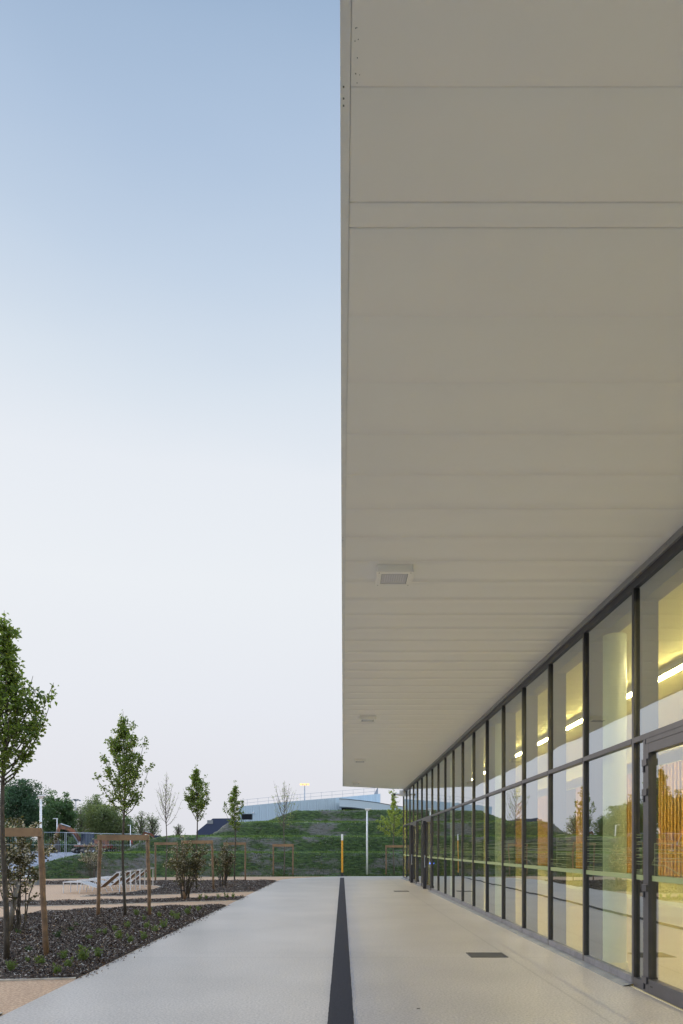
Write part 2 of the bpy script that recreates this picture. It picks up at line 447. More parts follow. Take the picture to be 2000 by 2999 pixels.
def leaves(name, P, size, mat_, parent=None, droop=0.5, aspect=0.62, up=0.0, mi=None, seed=1, fold=0.22):
    """one folded leaf (four corners, two faces along the midrib) at every point of P"""
    g = np.random.default_rng(seed)
    n = len(P)
    P = np.asarray(P, dtype=np.float64)
    d = g.normal(size=(n, 3)); d[:, 2] = d[:, 2] * 0.6 - droop + up
    d /= np.linalg.norm(d, axis=1)[:, None] + 1e-9
    r = g.normal(size=(n, 3)); sd = np.cross(d, r); sd /= np.linalg.norm(sd, axis=1)[:, None] + 1e-9
    nn = np.cross(sd, d)
    s = (np.asarray(size) * g.uniform(0.65, 1.25, n))[:, None]
    base = P; tip = P + d * s
    m1 = P + d * s * 0.45 + sd * s * aspect * 0.5 + nn * s * fold
    m2 = P + d * s * 0.45 - sd * s * aspect * 0.5 + nn * s * fold
    V = np.stack([base, m1, tip, m2], axis=1).reshape(-1, 3)
    i = np.arange(n)[:, None] * 4
    F = np.concatenate([i + np.array([[0, 1, 2]]), i + np.array([[0, 2, 3]])], axis=1).reshape(-1, 3)
    mi2 = None if mi is None else np.repeat(mi, 2)
    return np_mesh(name, V, F, mat_, mi2, parent)

def copy_tree(o, parent=None):
    c = o.copy(); col.objects.link(c)
    if parent: c.parent = parent
    for ch in list(o.children): copy_tree(ch, c)
    return c

# ------------------------------------------------------------------ the building
def FX(y):
    return 3.42 - 0.00028 * max(0.0, y - 22) ** 2
STEP = 1.63
MY = [7.95 + STEP * i for i in range(-5, 19)]          # mullion positions
NB = len(MY)
Z_SOF = 4.80
bld = empty('building', (3.42, 12, 0))
tag(bld, 'long glazed building with dark mullions under a smooth pale overhanging roof', 'building')
bx, by = 3.42, 12.0
def B(mb, name, m_, parent=bld, **k):
    """build in world coordinates under the building's empty"""
    o = mb.build(name, m_, None, **k)
    o.parent = parent
    o.matrix_parent_inverse = Matrix.Translation((-bx, -by, 0))
    return o
def Bsub(mb, name, m_, parent, **k):
    o = mb.build(name, m_, None, **k); o.parent = parent
    return o

# soffit panels: shallowly bowed sheets with open joints
def edge_in(y): return 0.036 + 0.0013 * max(0, y - 6)
def yend(x): return 34.8 + 0.54 * x
joints = [3.520 + 0.583 * k for k in range(0, 60)]
joints = [j for j in joints if j < 37.5]
back = [3.381, 2.869]
while back[-1] > -11: back.append(back[-1] - 0.583)
joints = sorted(set(back + joints))
sv, sf = [], []
NX = 14
g1 = random.Random(3)
for j in range(len(joints) - 1):
    y0, y1 = joints[j], joints[j + 1]
    if y0 > yend(3.4): break
    gap = 0.0045 if 3.3 < y0 < 3.6 else (.0018 if 2.8 < y0 < 2.9 else 0.0003)
    gap2 = 0.0045 if 3.3 < y1 < 3.6 else (.0018 if 2.8 < y1 < 2.9 else 0.0003)
    bow = (0.0 if y0 < 14 else -0.00003 * (y0 - 14)) * g1.uniform(0.7, 1.4)
    warp = [g1.uniform(-0.0001, 0.0001) for _ in range(NX + 1)]
    dp0 = .018 if (j < 3 or 2.8 < y0 < 3.6) else .0003
    dp1 = .018 if 2.8 < y1 < 3.6 else .0003
    prof = [(y0 - 0.0, dp0), (y0 + gap, dp0), (y0 + gap, 0.0004), (y0 + gap + 0.0008, 0.0)]
    n_in = 4
    for q in range(1, n_in):
        t = q / n_in
        prof.append((y0 + (y1 - y0) * t, 4 * t * (1 - t)))
    prof += [(y1 - gap2 - 0.0008, 0.0), (y1 - gap2, 0.0004), (y1 - gap2, dp1), (y1, dp1)]
    base = len(sv)
    for pi_, (yy, zz) in enumerate(prof):
        inner = 4 <= pi_ < 3 + n_in
        for i in range(NX + 1):
            x0 = edge_in(yy); x = x0 + (3.50 - x0) * i / NX
            z = Z_SOF + ((bow + warp[i]) * zz if inner else zz)
            sv.append((x, min(yy, yend(x)), z))
    for pi_ in range(len(prof) - 1):
        for i in range(NX):
            a = base + pi_ * (NX + 1) + i
            sf.append((a, a + NX + 1, a + NX + 2, a + 1))
sof = np_mesh('soffit', np.array(sv), np.array(sf), M['soffit'])
sof.parent = bld; sof.matrix_parent_inverse = Matrix.Translation((-bx, -by, 0))

# fascia trim along the roof edge, in lengths with screw heads
fm = MB()
ys = [-12, -6, 0, 6, 12, 18, 24, 30, 34.82]
for a, b in zip(ys[:-1], ys[1:]):
    x0a, x0b = edge_in(a) - 0.044, edge_in(b) - 0.044
    x1a, x1b = edge_in(a) - 0.002, edge_in(b) - 0.002
    pts = [(x0a, a + 0.002), (x1a, a + 0.002), (x1b, b - 0.002), (x0b, b - 0.002)]
    fm.prism(pts, 4.794, 5.45)
fas = B(fm, 'fascia', M['fascia'])
fe = MB(); fe.prism([(0.02, 34.83), (3.46, 36.69), (3.46, 36.75), (0.02, 34.89)], 4.794, 5.45)
B(fe, 'fascia', M['fascia'])
for (px, py) in ((996.5, 254), (995, 288), (995.3, 309), (1003, 1574), (1003, 1583)):
    Yq = 3.194 * 2000 / (2486 - py); Xq = edge_in(Yq) - 0.03
    s_ = MB(); s_.tube([(Xq, Yq, 4.791), (Xq, Yq, 4.7939)], .0035, 8); B(s_, 'screw', M['screw'])
for k in range(9):  # specks of dirt on the soffit, built as tiny discs
    Yq = 2.66 + g1.random() * 0.26; Xq = 0.05 + g1.random() * 0.025
    s_ = MB(); s_.tube([(Xq, Yq, 4.7975), (Xq, Yq, 4.7995)], .0012 + .0006 * g1.random(), 8); B(s_, 'dirt_speck', M['screw'])
# roof slab above
rf = MB()
rf.prism([(edge_in(-12) - .03, -12), (14, -12), (14, 37.2), (3.5, 37.2), (3.47, 36.65), (0.05, 34.8), (edge_in(34)-.03, 34)], 4.85, 5.44)
B(rf, 'roof', M['fascia'])

# facade members
hd = MB(); fl = MB(); sl = MB(); zn = MB(); ih = MB()
for a, b in zip(MY[:-1], MY[1:]):
    m0, m1 = FX(a), FX(b)
    hd.prism([(m0 - .030, a), (m0 + .05, a), (m1 + .05, b), (m1 - .030, b)], 4.625, 4.715)
    fl.prism([(m0 - .062, a), (m0 + .05, a), (m1 + .05, b), (m1 - .062, b)], 4.7151, 4.735)
    fl.prism([(m0 - .050, a), (m0 - .045, a), (m1 - .045, b), (m1 - .050, b)], 4.7351, 4.797)
    ih.prism([(m0 + .055, a), (m0 + .25, a), (m1 + .25, b), (m1 + .055, b)], 4.47, 4.79)
B(hd, 'header', M['frame']); B(fl, 'flashing', M['flash']); B(ih, 'beam', M['post'])
for y in np.arange(7.1, 19, 0.83):
    x = FX(y) - .0505
    sc_ = MB(); sc_.tube([(x - .003, y, 4.768), (x, y, 4.768)], .006, 8)
    B(sc_, 'screw', M['screw'])
# exposed end of the head frame past the roof edge
ex = MB(); ex.prism([(FX(36.3) - .10, 36.3), (FX(36.3) + .3, 36.3), (FX(37.3) + .3, 37.35), (FX(37.3) - .10, 37.35)], 4.66, 4.78)
B(ex, 'coping', M['flash'])

DOORS = [(4.69, 7.95, 7.62), (25.88, 29.14, None), (30.77, 34.03, None)]
def in_door(y):
    for d in DOORS:
        if d[0] + 0.1 < y < d[1] - 0.1: return True
    return False
for i, y in enumerate(MY):
    x = FX(y)
    z0 = 2.82 if in_door(y) else 0.03
    mu = MB(); mu.box(x - .040, x - .004, y - .026, y + .026, z0, 4.625)
    mo = B(mu, 'mullion', M['frame'], bevel=0.003)
    gk = MB(); gk.box(x - .004, x + .05, y - .020, y + .020, z0, 4.625)
    Bsub(gk, 'gasket', M['framedark'], mo)
    if not in_door(y) or True:
        pm = MB(); pm.box(x + .051, x + .245, y - .035, y + .035, 0.012 if not in_door(y) else 2.9, 4.47)
        B(pm, 'post', M['post'])

def decal_lines(kind, y0, y1, x):
    """printed manifestation: a plain band with a line drawing of stepped floors standing on it"""
    d = MB()
    X0, X1 = x - 0.0075, x - 0.0062
    def H(ya, yb, z, t=0.0045): d.box(X0, X1, min(ya, yb), max(ya, yb), z - t / 2, z + t / 2)
    def V(y, za, zb, t=0.0045): d.box(X0 - .0003, X1 - .0003, y - t / 2, y + t / 2, za, zb)
    d.box(X0, X1, y0, y1, 1.245, 1.305)
    W = y1 - y0
    Y = lambda u: y1 - u * W          # u=0 at the far (left) side of the pane
    zs = [(1.77, 1.74), (1.69, 1.664), (1.616, 1.586), (1.54, 1.51), (1.466, 1.436), (1.366, 1.33)]
    def run(ya, yb, z, seed):
        g = random.Random(seed); a = ya; zz = z
        st = (yb - ya) / 7
        for k in range(7):
            z2 = z + g.choice((-.004, 0, 0, .004))
            d.bar(((X0 + X1) / 2, a, zz), ((X0 + X1) / 2, a + st, z2), 0.0013, 0.0045)
            zz = z2; a += st
    if kind == 0:
        V(Y(.20), 1.305, 1.82); H(Y(.2), Y(.45), 1.822)
        for q, (a, b) in enumerate(zs):
            e = (.62, .7, .66, .72, .6, .5)[q]
            run(Y(e), Y(.20), a, q); H(Y(e), Y(.20), b)
            if q > 0:
                run(Y(1), Y(.74), a - .02, q + 9); H(Y(1), Y(.74), b - .02)
        H(Y(0), Y(.2), 1.43); H(Y(0), Y(.18), 1.37); H(Y(0), Y(.17), 1.34); V(Y(.175), 1.34, 1.37)
    elif kind == 1:
        for q, (a, b) in enumerate(zs[2:5]):
            run(Y(1), Y(.02), a + .02, q + 3); H(Y(1), Y(.02), b + .02)
        run(Y(1), Y(.02), 1.70, 5)
        d.bar(((X0 + X1) / 2, Y(.18), 1.40), ((X0 + X1) / 2, Y(.36), 1.31), 0.0013, 0.0045)
        H(Y(.18), Y(.02), 1.40); H(Y(.5), Y(.36), 1.31); run(Y(1), Y(.52), 1.355, 8)
    elif kind == 2:
        for q, (a, b) in enumerate(zs):
            run(Y(.55), Y(.03), a - .01, q + 30); H(Y(.55), Y(.03), b - .01)
            if 1 < q < 5: run(Y(1), Y(.6), a, q + 40); H(Y(1), Y(.6), b)
        V(Y(.55), 1.33, 1.38); H(Y(.4), Y(.03), 1.335)
    else:
        V(Y(.06), 1.42, 1.66); H(Y(1), Y(.06), 1.66)
        for z in (1.59, 1.555, 1.50, 1.468): H(Y(1), Y(.06), z)
        d.bar(((X0 + X1) / 2, Y(.06), 1.50), ((X0 + X1) / 2, Y(0), 1.425), 0.0013, 0.0045)
        H(Y(.25), Y(0), 1.425); d.bar(((X0 + X1) / 2, Y(.25), 1.42), ((X0 + X1) / 2, Y(.6), 1.31), 0.0013, 0.0045)
        for u in (.06, .12, .2): V(Y(u), 1.305, 1.42, .003)
    # rails drawn as close fine uprights
    g = random.Random(kind + 77)
    for z0_, z1_ in ((1.586, 1.616), (1.33, 1.37), (1.51, 1.54)):
        u = .3 + .2 * g.random()
        for k in range(9): V(Y(min(.98, u + k * .03)), z0_, z1_, .002)
    return d

def glass_pane(y0, y1, z0, z1, x0, x1, name='window_pane', parent=None, dec=None, seed=0):
    yc, zc = (y0 + y1) / 2, (z0 + z1) / 2
    g = MB()
    h = 0.012
    # the pane is a sealed sheet
    vs = [(x0, y0, z0), (x0 + h, y0, z0), (x1 + h, y1, z0), (x1, y1, z0), (x0, y0, z1), (x0 + h, y0, z1), (x1 + h, y1, z1), (x1, y1, z1)]
    g.add(vs, [(0, 3, 2, 1), (4, 5, 6, 7), (0, 1, 5, 4), (1, 2, 6, 5), (2, 3, 7, 6), (3, 0, 4, 7)])
    if parent is None:
        o = B(g, name, M['glass'])
    else:
        o = Bsub(g, name, M['glass'], parent)
    if dec is not None:
        dm = decal_lines(dec, y0 + .004, y1 - .004, min(x0, x1))
        Bsub(dm, 'window_film', M['decal'], o)
    return o

for i, (a, b) in enumerate(zip(MY[:-1], MY[1:])):
    x0, x1 = FX(a) - 0.002, FX(b) - 0.002
    door = any(d[0] - .01 < (a + b) / 2 < d[1] + .01 for d in DOORS)
    glass_pane(a + .02, b - .02, 2.883, 4.63, x0, x1)
    if not door:
        glass_pane(a + .02, b - .02, 0.115, 2.825, x0, x1, dec=[0, 1, 2, 1, 0, 2][i % 6] if a > 7 else 1)
        t = MB(); xm = (FX(a) + FX(b)) / 2
        t.box(xm - .040, xm + .05, a + .0305, b - .0305, 0.03, 0.115)
        B(t, 'sill', M['sill'], bevel=0.003)
        z = MB()
        z.add([(FX(a) - .15, a, .006), (FX(b) - .15, b, .006), (FX(b) - .041, b, .030), (FX(a) - .041, a, .030),
               (FX(a) - .15, a, -.01), (FX(b) - .15, b, -.01)], [(0, 3, 2, 1)[::-1], (0, 1, 5, 4)[::-1]])
        B(z, 'threshold', M['zinc'])
    t = MB(); xm = (FX(a) + FX(b)) / 2
    t.box(xm - .043, xm + .05, a + .0305, b - .0305, 2.822, 2.886)
    B(t, 'transom', M['frame'], bevel=0.003)

def hinge(x, y, z):
    h = MB()
    h.box(x - .075, x - .046, y - .085, y + .03, z - .03, z + .045)
    h.tube([(x - .062, y + .005, z - .10), (x - .062, y + .005, z - .03)], .013, 10)
    return h

def make_door(ya, yb, near=False):
    """double leaf glazed door between two mullions; yb is the far jamb, which the camera sees first"""
    x = (FX(ya) + FX(yb)) / 2
    side = 0.27
    fr = MB()
    jy = yb - .03 - side
    fr.box(x - .050, x + .05, jy - .055, jy, 0.0, 2.821)                # far jamb
    fr.box(x - .050, x + .05, ya + .031, ya + .086, 0.0, 2.821)         # near jamb
    fr.box(x - .044, x + .05, ya + .087, jy - .056, 2.765, 2.8215)       # head
    fr.box(x - .041, x + .05, jy + .0005, yb - .0305, 0.0, .115)         # side light sill
    d = B(fr, 'door', M['frame'], bevel=0.003)
    glass_pane(jy, yb - .02, .115, 2.825, x - .002, x - .002, name='side_light', parent=d, dec=2)
    y0, y1 = ya + .09, jy - .058
    ym = (y0 + y1) / 2
    for (a, b) in ((y0, ym - .003), (ym + .003, y1)):
        lf = MB()
        st = 0.085
        lf.box(x - .056, x + .03, a, a + st, .015, 2.76); lf.box(x - .056, x + .03, b - st, b, .015, 2.76)
        lf.box(x - .0555, x + .03, a + st, b - st, 2.655, 2.7595); lf.box(x - .0555, x + .03, a + st, b - st, .0155, .17)
        Bsub(lf, 'door_leaf', M['frame'], d, bevel=0.002)
        glass_pane(a + st - .01, b - st + .01, .165, 2.66, x - .010, x - .010, name='door_glass', parent=d, dec=3)
    for z in (2.55, 2.22, 1.16, .14):
        Bsub(hinge(x, y1 + .01, z), 'hinge', M['frame'], d, bevel=0.002)
        h2 = MB(); h2.box(x - .075, x - .051, y0 - .03, y0 + .06, z - .03, z + .045)
        Bsub(h2, 'hinge', M['frame'], d)
    lk = MB(); lk.box(x - .0585, x - .0563, y1 - .19, y1 - .13, .09, .106)
    Bsub(lk, 'lock', M['framedark'], d)
    hp = MB(); hp.tube([(x - .11, ym - .06, .85), (x - .11, ym - .06, 1.35)], .014, 8)
    hp.bar((x - .11, ym - .06, .9), (x - .05, ym - .06, .9), .014); hp.bar((x - .11, ym - .06, 1.3), (x - .05, ym - .06, 1.3), .014)
    Bsub(hp, 'handle', M['galv'], d)
    if not near:
        ps = MB(); ps.box(x - .17, x - .0565, ym + .01, ym + .085, 0.0, 2.72)
        Bsub(ps, 'finger_guard', M['frame'], d, bevel=.003)
    return d
make_door(*DOORS[0][:2], near=True)
d1 = make_door(*DOORS[1][:2]); make_door(*DOORS[2][:2])
kb = MB(); kb.box(FX(26) - .085, FX(26) - .05, 26.0, 26.06, 1.02, 1.07)
B(kb, 'door_light', M['bluelight'])

# interior
inn = MB(); inn.box(3.36, 9.3, -.2, 37.2, -.05, .010); B(inn, 'floor', M['infloor'])
inn = MB(); inn.box(3.68, 9.3, -.2, 37.2, 4.50, 4.60); B(inn, 'ceiling', M['inceil'])
inn = MB(); inn.box(8.3, 8.45, -.2, 37.2, 4.10, 4.499); B(inn, 'bulkhead', M['inwall'])
inn = MB(); inn.box(9.2, 9.4, -.2, 37.2, .0101, 4.499); inn.box(3.5, 9.199, -.35, -.201, .0101, 4.499)
inn.box(3.36, 9.199, 37.201, 37.4, .0101, 4.8)
B(inn, 'wall', M['inwall'])
inn = MB(); inn.box(9.05, 9.06, 4, 36, .84, 3.95); sbk = B(inn, 'slat_screen', M['slatback'])
sl_ = MB(); y = 4.0
g2 = random.Random(5)
while y < 36:
    if not (21.5 < y < 22.6) and not (26 < y < 27.5):
        sl_.box(8.93, 9.048, y, y + .10, .86, 3.93)
    y += .20 if g2.random() < .75 else .16
Bsub(sl_, 'slat', M['slat'], sbk)['kind'] = 'stuff'
for yc in (9.1, 15.62, 22.14, 28.66, 35.18, 2.58):
    c = MB(); c.tube([(3.67, yc + .1, .011), (3.67, yc + .1, 4.469)], .15, 32)
    co = B(c, 'column', M['column'], smooth=False)
    c = MB(); c.tube([(3.67, yc + .1, .0105), (3.67, yc + .1, .09)], .165, 32)
    Bsub(c, 'column_base', M['inwall'], co)
# bench by the first column
for k in range(5):
    y0 = 3.0 + k * 6.6
    lt = MB(); lt.box(5.16, 5.24, y0, y0 + 6.5, 4.37, 4.40, 0); lt.box(5.14, 5.26, y0, y0 + 6.5, 4.4005, 4.499, 1)
    e = empty('ceiling_light', (5.2, y0 + 3.25, 4.4))
    o = MB(); o.box(-.035, .035, -3.24, 3.24, -.04, -.005); ob = o.build('diffuser', M['led'], e)
    o = MB(); o.box(-.06, .06, -3.25, 3.25, -.0049, .098); ob = o.build('housing', M['white'], e)
    tag(e, ['glowing linear ceiling light seen through the glass above the near door', 'linear ceiling light behind the third and fourth upper panes',
            'glowing linear ceiling light in the middle bays of the glazed wall', 'small glimpse of linear ceiling light beyond the middle bays',
            'most distant linear ceiling light inside the glazed building'][k], 'ceiling light', 'linear lights inside the building')

# square luminaires under the roof edge
lum = None
for k, (yy, xx) in enumerate(((7.88, .597), (16.60, .618), (24.45, .636), (32.75, .655))):
    if lum is None:
        lum = empty('canopy_light')
        b = MB(); b.box(-.200, .200, -.200, .200, -.072, .004); b.build('housing', M['lampbody'], lum, bevel=.008)
        b = MB()
        for (x0, x1, y0, y1) in ((-.207, .207, -.207, -.150), (-.207, .207, .150, .207), (-.207, -.150, -.1499, .1499), (.150, .207, -.1499, .1499)):
            b.box(x0, x1, y0, y1, -.088, -.0721)
        fr_ = b.build('bezel', M['lampbody'], lum, bevel=.002)
        b = MB()
        for sx in (-1, 1):
            for sy in (-1, 1):
                b.tube([(sx * .178, sy * .178, -.0895), (sx * .178, sy * .178, -.0882)], .006, 8)
        b.build('screw', M['screw'], fr_)
        b = MB(); b.box(-.148, .148, -.148, .148, -.083, -.0722); df = b.build('diffuser', M['lampglass'], lum, bevel=.004)
        b = MB()
        for q in range(9):
            b.box(-.11 + q * .026, -.098 + q * .026, -.11, .08, -.0845, -.0831)
        b.build('rib', M['lamprib'], df)
        b = MB(); b.box(-.1499, -.1482, -.1495, .1495, -.0860, -.0723); b.box(.1482, .1499, -.1495, .1495, -.0860, -.0723)
        b.build('seal', M['framedark'], df)
        o = lum
    else:
        o = copy_tree(lum)
    o.location = (xx, yy, Z_SOF - .001)
    tag(o, ['nearest and largest square white light fixed under the pale roof', 'second square light along the roof underside from the camera',
            'third square light along the roof underside, small and flat looking', 'last square light near the far corner of the roof underside'][k],
        'light fixture', 'square lights under the overhanging roof')

# security camera at the far end of the head frame
scm = empty('security_camera', (3.10, 36.9, 4.55))
o = MB(); o.box(-.02, .26, -.10, .10, -.10, .22); o.build('bracket', M['white'], scm, bevel=.01)
o = MB(); o.tube([(-.02, 0, -.02), (-.16, -.03, .0), (-.24, -.05, -.02)], [.07, .06, .045], 12); o.build('housing', M['white'], scm)
o = MB(); o.tube([(-.24, -.05, -.02), (-.33, -.07, -.04)], .055, 12); o.build('lens', M['framedark'], scm)
tag(scm, 'small white security camera at the far top corner of the glazed wall', 'security camera')

# ------------------------------------------------------------------ ground
def struct(o, label=None):
    o['kind'] = 'structure'
    if label: o['label'] = label
    return o
g = MB(); g.box(-900, 900, -200, 1500, -.30, -.045); struct(g.build('ground', M['ground']))

pv = MB()
edge = [(-3.26, -14), (-3.26, 34), (-3.1, 35.6), (-2.75, 36.8), (-1.94, 38.2), (-1, 39.2), (0, 39.8), (3, 40.1), (8, 40.2), (14, 40.1), (24, 39.5), (24, -14)]
pv.prism(edge, -.20, 0.0)
struct(pv.build('paving', M['paving']))
st = MB(); L_, R_ = [], []
yy = -12.0
while yy < 38.0:
    L_.append((-.138 + .0006 * yy + rnd.uniform(-.003, .003), yy)); R_.append((.108 + rnd.uniform(-.003, .003), yy)); yy += .035 if yy > 2 else .3
for i in range(len(L_) - 1):
    st.add([(*L_[i], .004), (*R_[i], .004), (*R_[i + 1], .004), (*L_[i + 1], .004)], [(0, 1, 2, 3)])
struct(st.build('pavement_strip', M['strip']))
ch = MB(); yy = 3.0
while yy < 20:
    l = rnd.uniform(.05, .5)
    if rnd.random() < .8:
        x0 = .120 + rnd.uniform(-.002, .003)
        ch.box(x0, x0 + rnd.uniform(.002, .006), yy, yy + l, .0005, .0035)
    if rnd.random() < .45:
        x0 = .138 + rnd.uniform(-.002, .004); ch.box(x0, x0 + rnd.uniform(.002, .005), yy, yy + l, .0005, .0035)
    yy += l * .9
struct(ch.build('chalk_marking', M['chalk']))

pa = MB(); pa.prism([(-45, 2), (-3.262, 2), (-3.262, 34), (-3.10, 35.6), (-2.75, 36.9), (-1.9, 38.3), (-1, 39.25), (-1, 39.6), (-9, 39.3), (-20, 37.5), (-45, 37)], -.25, -.004)
struct(pa.build('path', M['path']))

beds = {
 'a': [(-3.29, 3), (-3.29, 6.60), (-3.9, 6.75), (-5.2, 6.8), (-8, 6.7), (-8, 3)],
 'b': [(-3.285, 8.42), (-3.285, 19.32), (-4.2, 19.1), (-5.3, 18.8), (-6.4, 18.3), (-7.2, 17.7), (-7.6, 17.3), (-7.75, 16.6), (-7.8, 15.5), (-8.6, 13.5), (-11, 11.5), (-11, 8.2), (-6, 8.2), (-4.3, 8.27), (-3.7, 8.36)],
 'c': [(-3.285, 21.2), (-3.285, 22.9), (-3.94, 22.7), (-5.9, 21.8), (-8.6, 21.0), (-11, 20.8), (-11, 18.8), (-9.4, 18.85), (-7.9, 19.2), (-5.5, 20.2), (-3.63, 21.0)],
 'd': [(-3.285, 25.4), (-3.285, 34.0), (-3.4, 34.7), (-8, 34.5), (-20, 33.8), (-20, 30.4), (-9.0, 30.3), (-8.1, 29.7), (-7.5, 28.4), (-7.4, 27.4), (-7.7, 25.5), (-7.95, 24.6), (-8.4, 24.0), (-8.8, 22.95), (-7.2, 23.1), (-6.4, 23.7)],
}
def inside(poly, x, y):
    n = len(poly); c = np.zeros(len(x), bool); j = n - 1
    for i in range(n):
        xi, yi = poly[i]; xj, yj = poly[j]
        with np.errstate(divide='ignore', invalid='ignore'):
            k = ((yi > y) != (yj > y)) & (x < (xj - xi) * (y - yi) / (yj - yi + 1e-12) + xi)
        c ^= k; j = i
    return c
kb = MB()
for kx, poly in beds.items():
    b = MB(); b.prism(poly, -.2, .006)
    struct(b.build('planting_bed', M['soil']))
    n = len(poly)
    for i in range(n):
        a, c = poly[i], poly[(i + 1) % n]
        if abs(a[0] + 3.285) < .01 and abs(c[0] + 3.285) < .01: continue
        kb.bar((a[0], a[1], -.02), (c[0], c[1], -.02), .035, .07)
struct(kb.build('kerb', M['kerb']))

# bark chips
chipP = []
for kx, dens in (('a', 1300), ('b', 2700), ('c', 900), ('d', 520)):
    poly = beds[kx]; xs = [p[0] for p in poly]; ys_ = [p[1] for p in poly]
    A = (max(xs) - min(xs)) * (max(ys_) - min(ys_)); n = int(A * dens)
    x = rng.uniform(min(xs), max(xs), n); y = rng.uniform(min(ys_), max(ys_), n)
    k = inside(poly, x, y) & (x > -.53 * y - 1.5)
    x, y = x[k], y[k]
    z = .010 + rng.uniform(0, .03, len(x)) + .015 * np.sin(x * 5 + y * 3)
    chipP.append(np.stack([x, y, z], 1))
ns = 900
ysp = np.concatenate([rng.uniform(8.4, 19.3, 600), rng.uniform(21.2, 22.9, 100), rng.uniform(25.4, 34, 200)])
chipP.append(np.stack([-3.27 + np.abs(rng.normal(0, .07, ns)), ysp, np.full(ns, .006)], 1))
P = np.concatenate(chipP); n = len(P)
ang = rng.uniform(0, 2 * np.pi, n); tilt = rng.normal(0, .45, n); ln = rng.uniform(.006, .021, n) * (1 + P[:, 1] / 60); wd = ln * rng.uniform(.2, .45, n)
d = np.stack([np.cos(ang) * np.cos(tilt), np.sin(ang) * np.cos(tilt), np.sin(tilt)], 1)
r_ = rng.normal(size=(n, 3)) * .35 + np.array([0, 0, 1]); s2 = np.cross(d, r_); s2 /= np.linalg.norm(s2, axis=1)[:, None]
V = np.stack([P - d * ln[:, None] - s2 * wd[:, None], P + d * ln[:, None] - s2 * wd[:, None], P + d * ln[:, None] * .8 + s2 * wd[:, None], P - d * ln[:, None] * .9 + s2 * wd[:, None]], 1).reshape(-1, 3)
F = np.arange(4 * n).reshape(n, 4)
cm = [mat('chip_dark', (0.030, 0.019, 0.014), .8, spec=.25), mat('chip_brown', (0.090, 0.053, 0.035), .8, spec=.25), mat('chip_grey', (0.125, 0.098, 0.082), .8, spec=.3), mat('chip_pale', (0.38, 0.33, 0.28), .6)]
mi = rng.choice(4, n, p=[.36, .34, .19, .11])
o = np_mesh('bark_mulch', V, F, cm, mi); tag(o, 'dark shredded bark mulch covering the planting beds', kind='stuff')

# drain covers
def drain(xc, yc, wx, wy):
    e = empty('drain_cover', (xc, yc, 0))
    f = MB()
    f.box(-wx / 2, wx / 2, -wy / 2, -wy / 2 + .018, -.01, .008); f.box(-wx / 2, wx / 2, wy / 2 - .018, wy / 2, -.01, .008)
    f.box(-wx / 2, -wx / 2 + .018, -wy / 2 + .0181, wy / 2 - .0181, -.01, .008); f.box(wx / 2 - .018, wx / 2, -wy / 2 + .0181, wy / 2 - .0181, -.01, .008)
    f.build('frame', M['grate'], e)
    f = MB(); f.box(-wx / 2 + .019, wx / 2 - .019, -wy / 2 + .019, wy / 2 - .019, -.008, .0035)
    pl = f.build('plate', M['blackmetal'], e)
    f = MB(); k = -wx / 2 + .03
    while k < wx / 2 - .06:
        f.bar((k, -wy / 2 + .022, .005), (k + .035, wy / 2 - .022, .005), .008, .004); k += .017
    f.build('bar', M['grate'], pl)['kind'] = 'stuff'
    return e
tag(drain(2.175, 10.28, .55, .44), 'dark square drain cover in the paving, nearest the camera', 'drain cover', 'drain covers in the paving')
tag(drain(2.23, 25.75, .55, .50), 'small dark drain cover far along the paving', 'drain cover', 'drain covers in the paving')
# a twig and a dead leaf on the paving
tw = MB(); x, y = at(1225, 2955); tw.bar((x - .016, y, .004), (x + .016, y + .003, .006), .004, .005); o = tw.build('twig', M['bark'])
tag(o, 'short dark twig lying on the paving beside the black strip', 'twig')

# ------------------------------------------------------------------ mound with terraces
def sst(t):
    t = np.clip(t, 0, 1); return t * t * (3 - 2 * t)
def lift(d, run):                    # steep face with a rounded lip
    t = np.clip(d / run, 0, 1); return 1 - (1 - t) ** 1.25
def mound_h(X, Y):
    wob = .06 * np.sin(X * .9) + .04 * np.sin(X * 2.3 + 1) + .03 * np.sin(X * 5.1 + Y)
    z = np.zeros_like(X)
    def level(front, left, h, run, lrun, slope=.0):
        dF = Y - front + wob - .0
        dL = X - left + wob
        a = lift(dF, run); b = sst(dL / lrun)
        return h * a * b
    front1 = 41.4 - .42 * np.clip(-X - 4, 0, 12) 
    dF = Y - front1 + wob
    z = z + 1.34 * lift(dF, .9) * sst((X + 19.2 - .06 * (Y - 40)) / 5.5)
    z = z + .05 * np.clip((Y - 42.2) / 2.2, 0, 1) * sst((X + 18) / 4)
    z = z + level(44.6, -15.8, .98, .60, 4.2) + .12 * np.clip((Y - 45.2) / 2.2, 0, 1) * sst((X + 14) / 3)
    z = z + level(47.6, -9.7, .95, .60, 1.8) + .17 * np.clip((Y - 48.2) / 2.2, 0, 1) * sst((X + 8.5) / 3)
    z = z + level(50.6, -5.9, .86, .60, 2.6)
    return z
def terrain_h(X, Y):
    # the ground behind rises to the railway bank
    bank = 1.15 * sst((Y - 46.5) / 9) * sst((-X - 6) / 8) 
    return np.maximum(mound_h(X, Y), bank * 1.0)
nx, ny = 420, 230
xs = np.linspace(-34, 34, nx); ys_ = np.linspace(35.5, 64, ny)
XX, YY = np.meshgrid(xs, ys_)
ZZ = terrain_h(XX, YY)
nse = (np.sin(XX * 7.3 + YY * 3.1) + np.sin(XX * 11.1 - YY * 9.2) + np.sin(XX * 3.1 + YY * 13.7)) * .012
ZZ = np.where(ZZ > .03, ZZ + nse + rng.normal(0, .012, ZZ.shape), -.03 + ZZ)
V = np.stack([XX, YY, ZZ], -1).reshape(-1, 3)
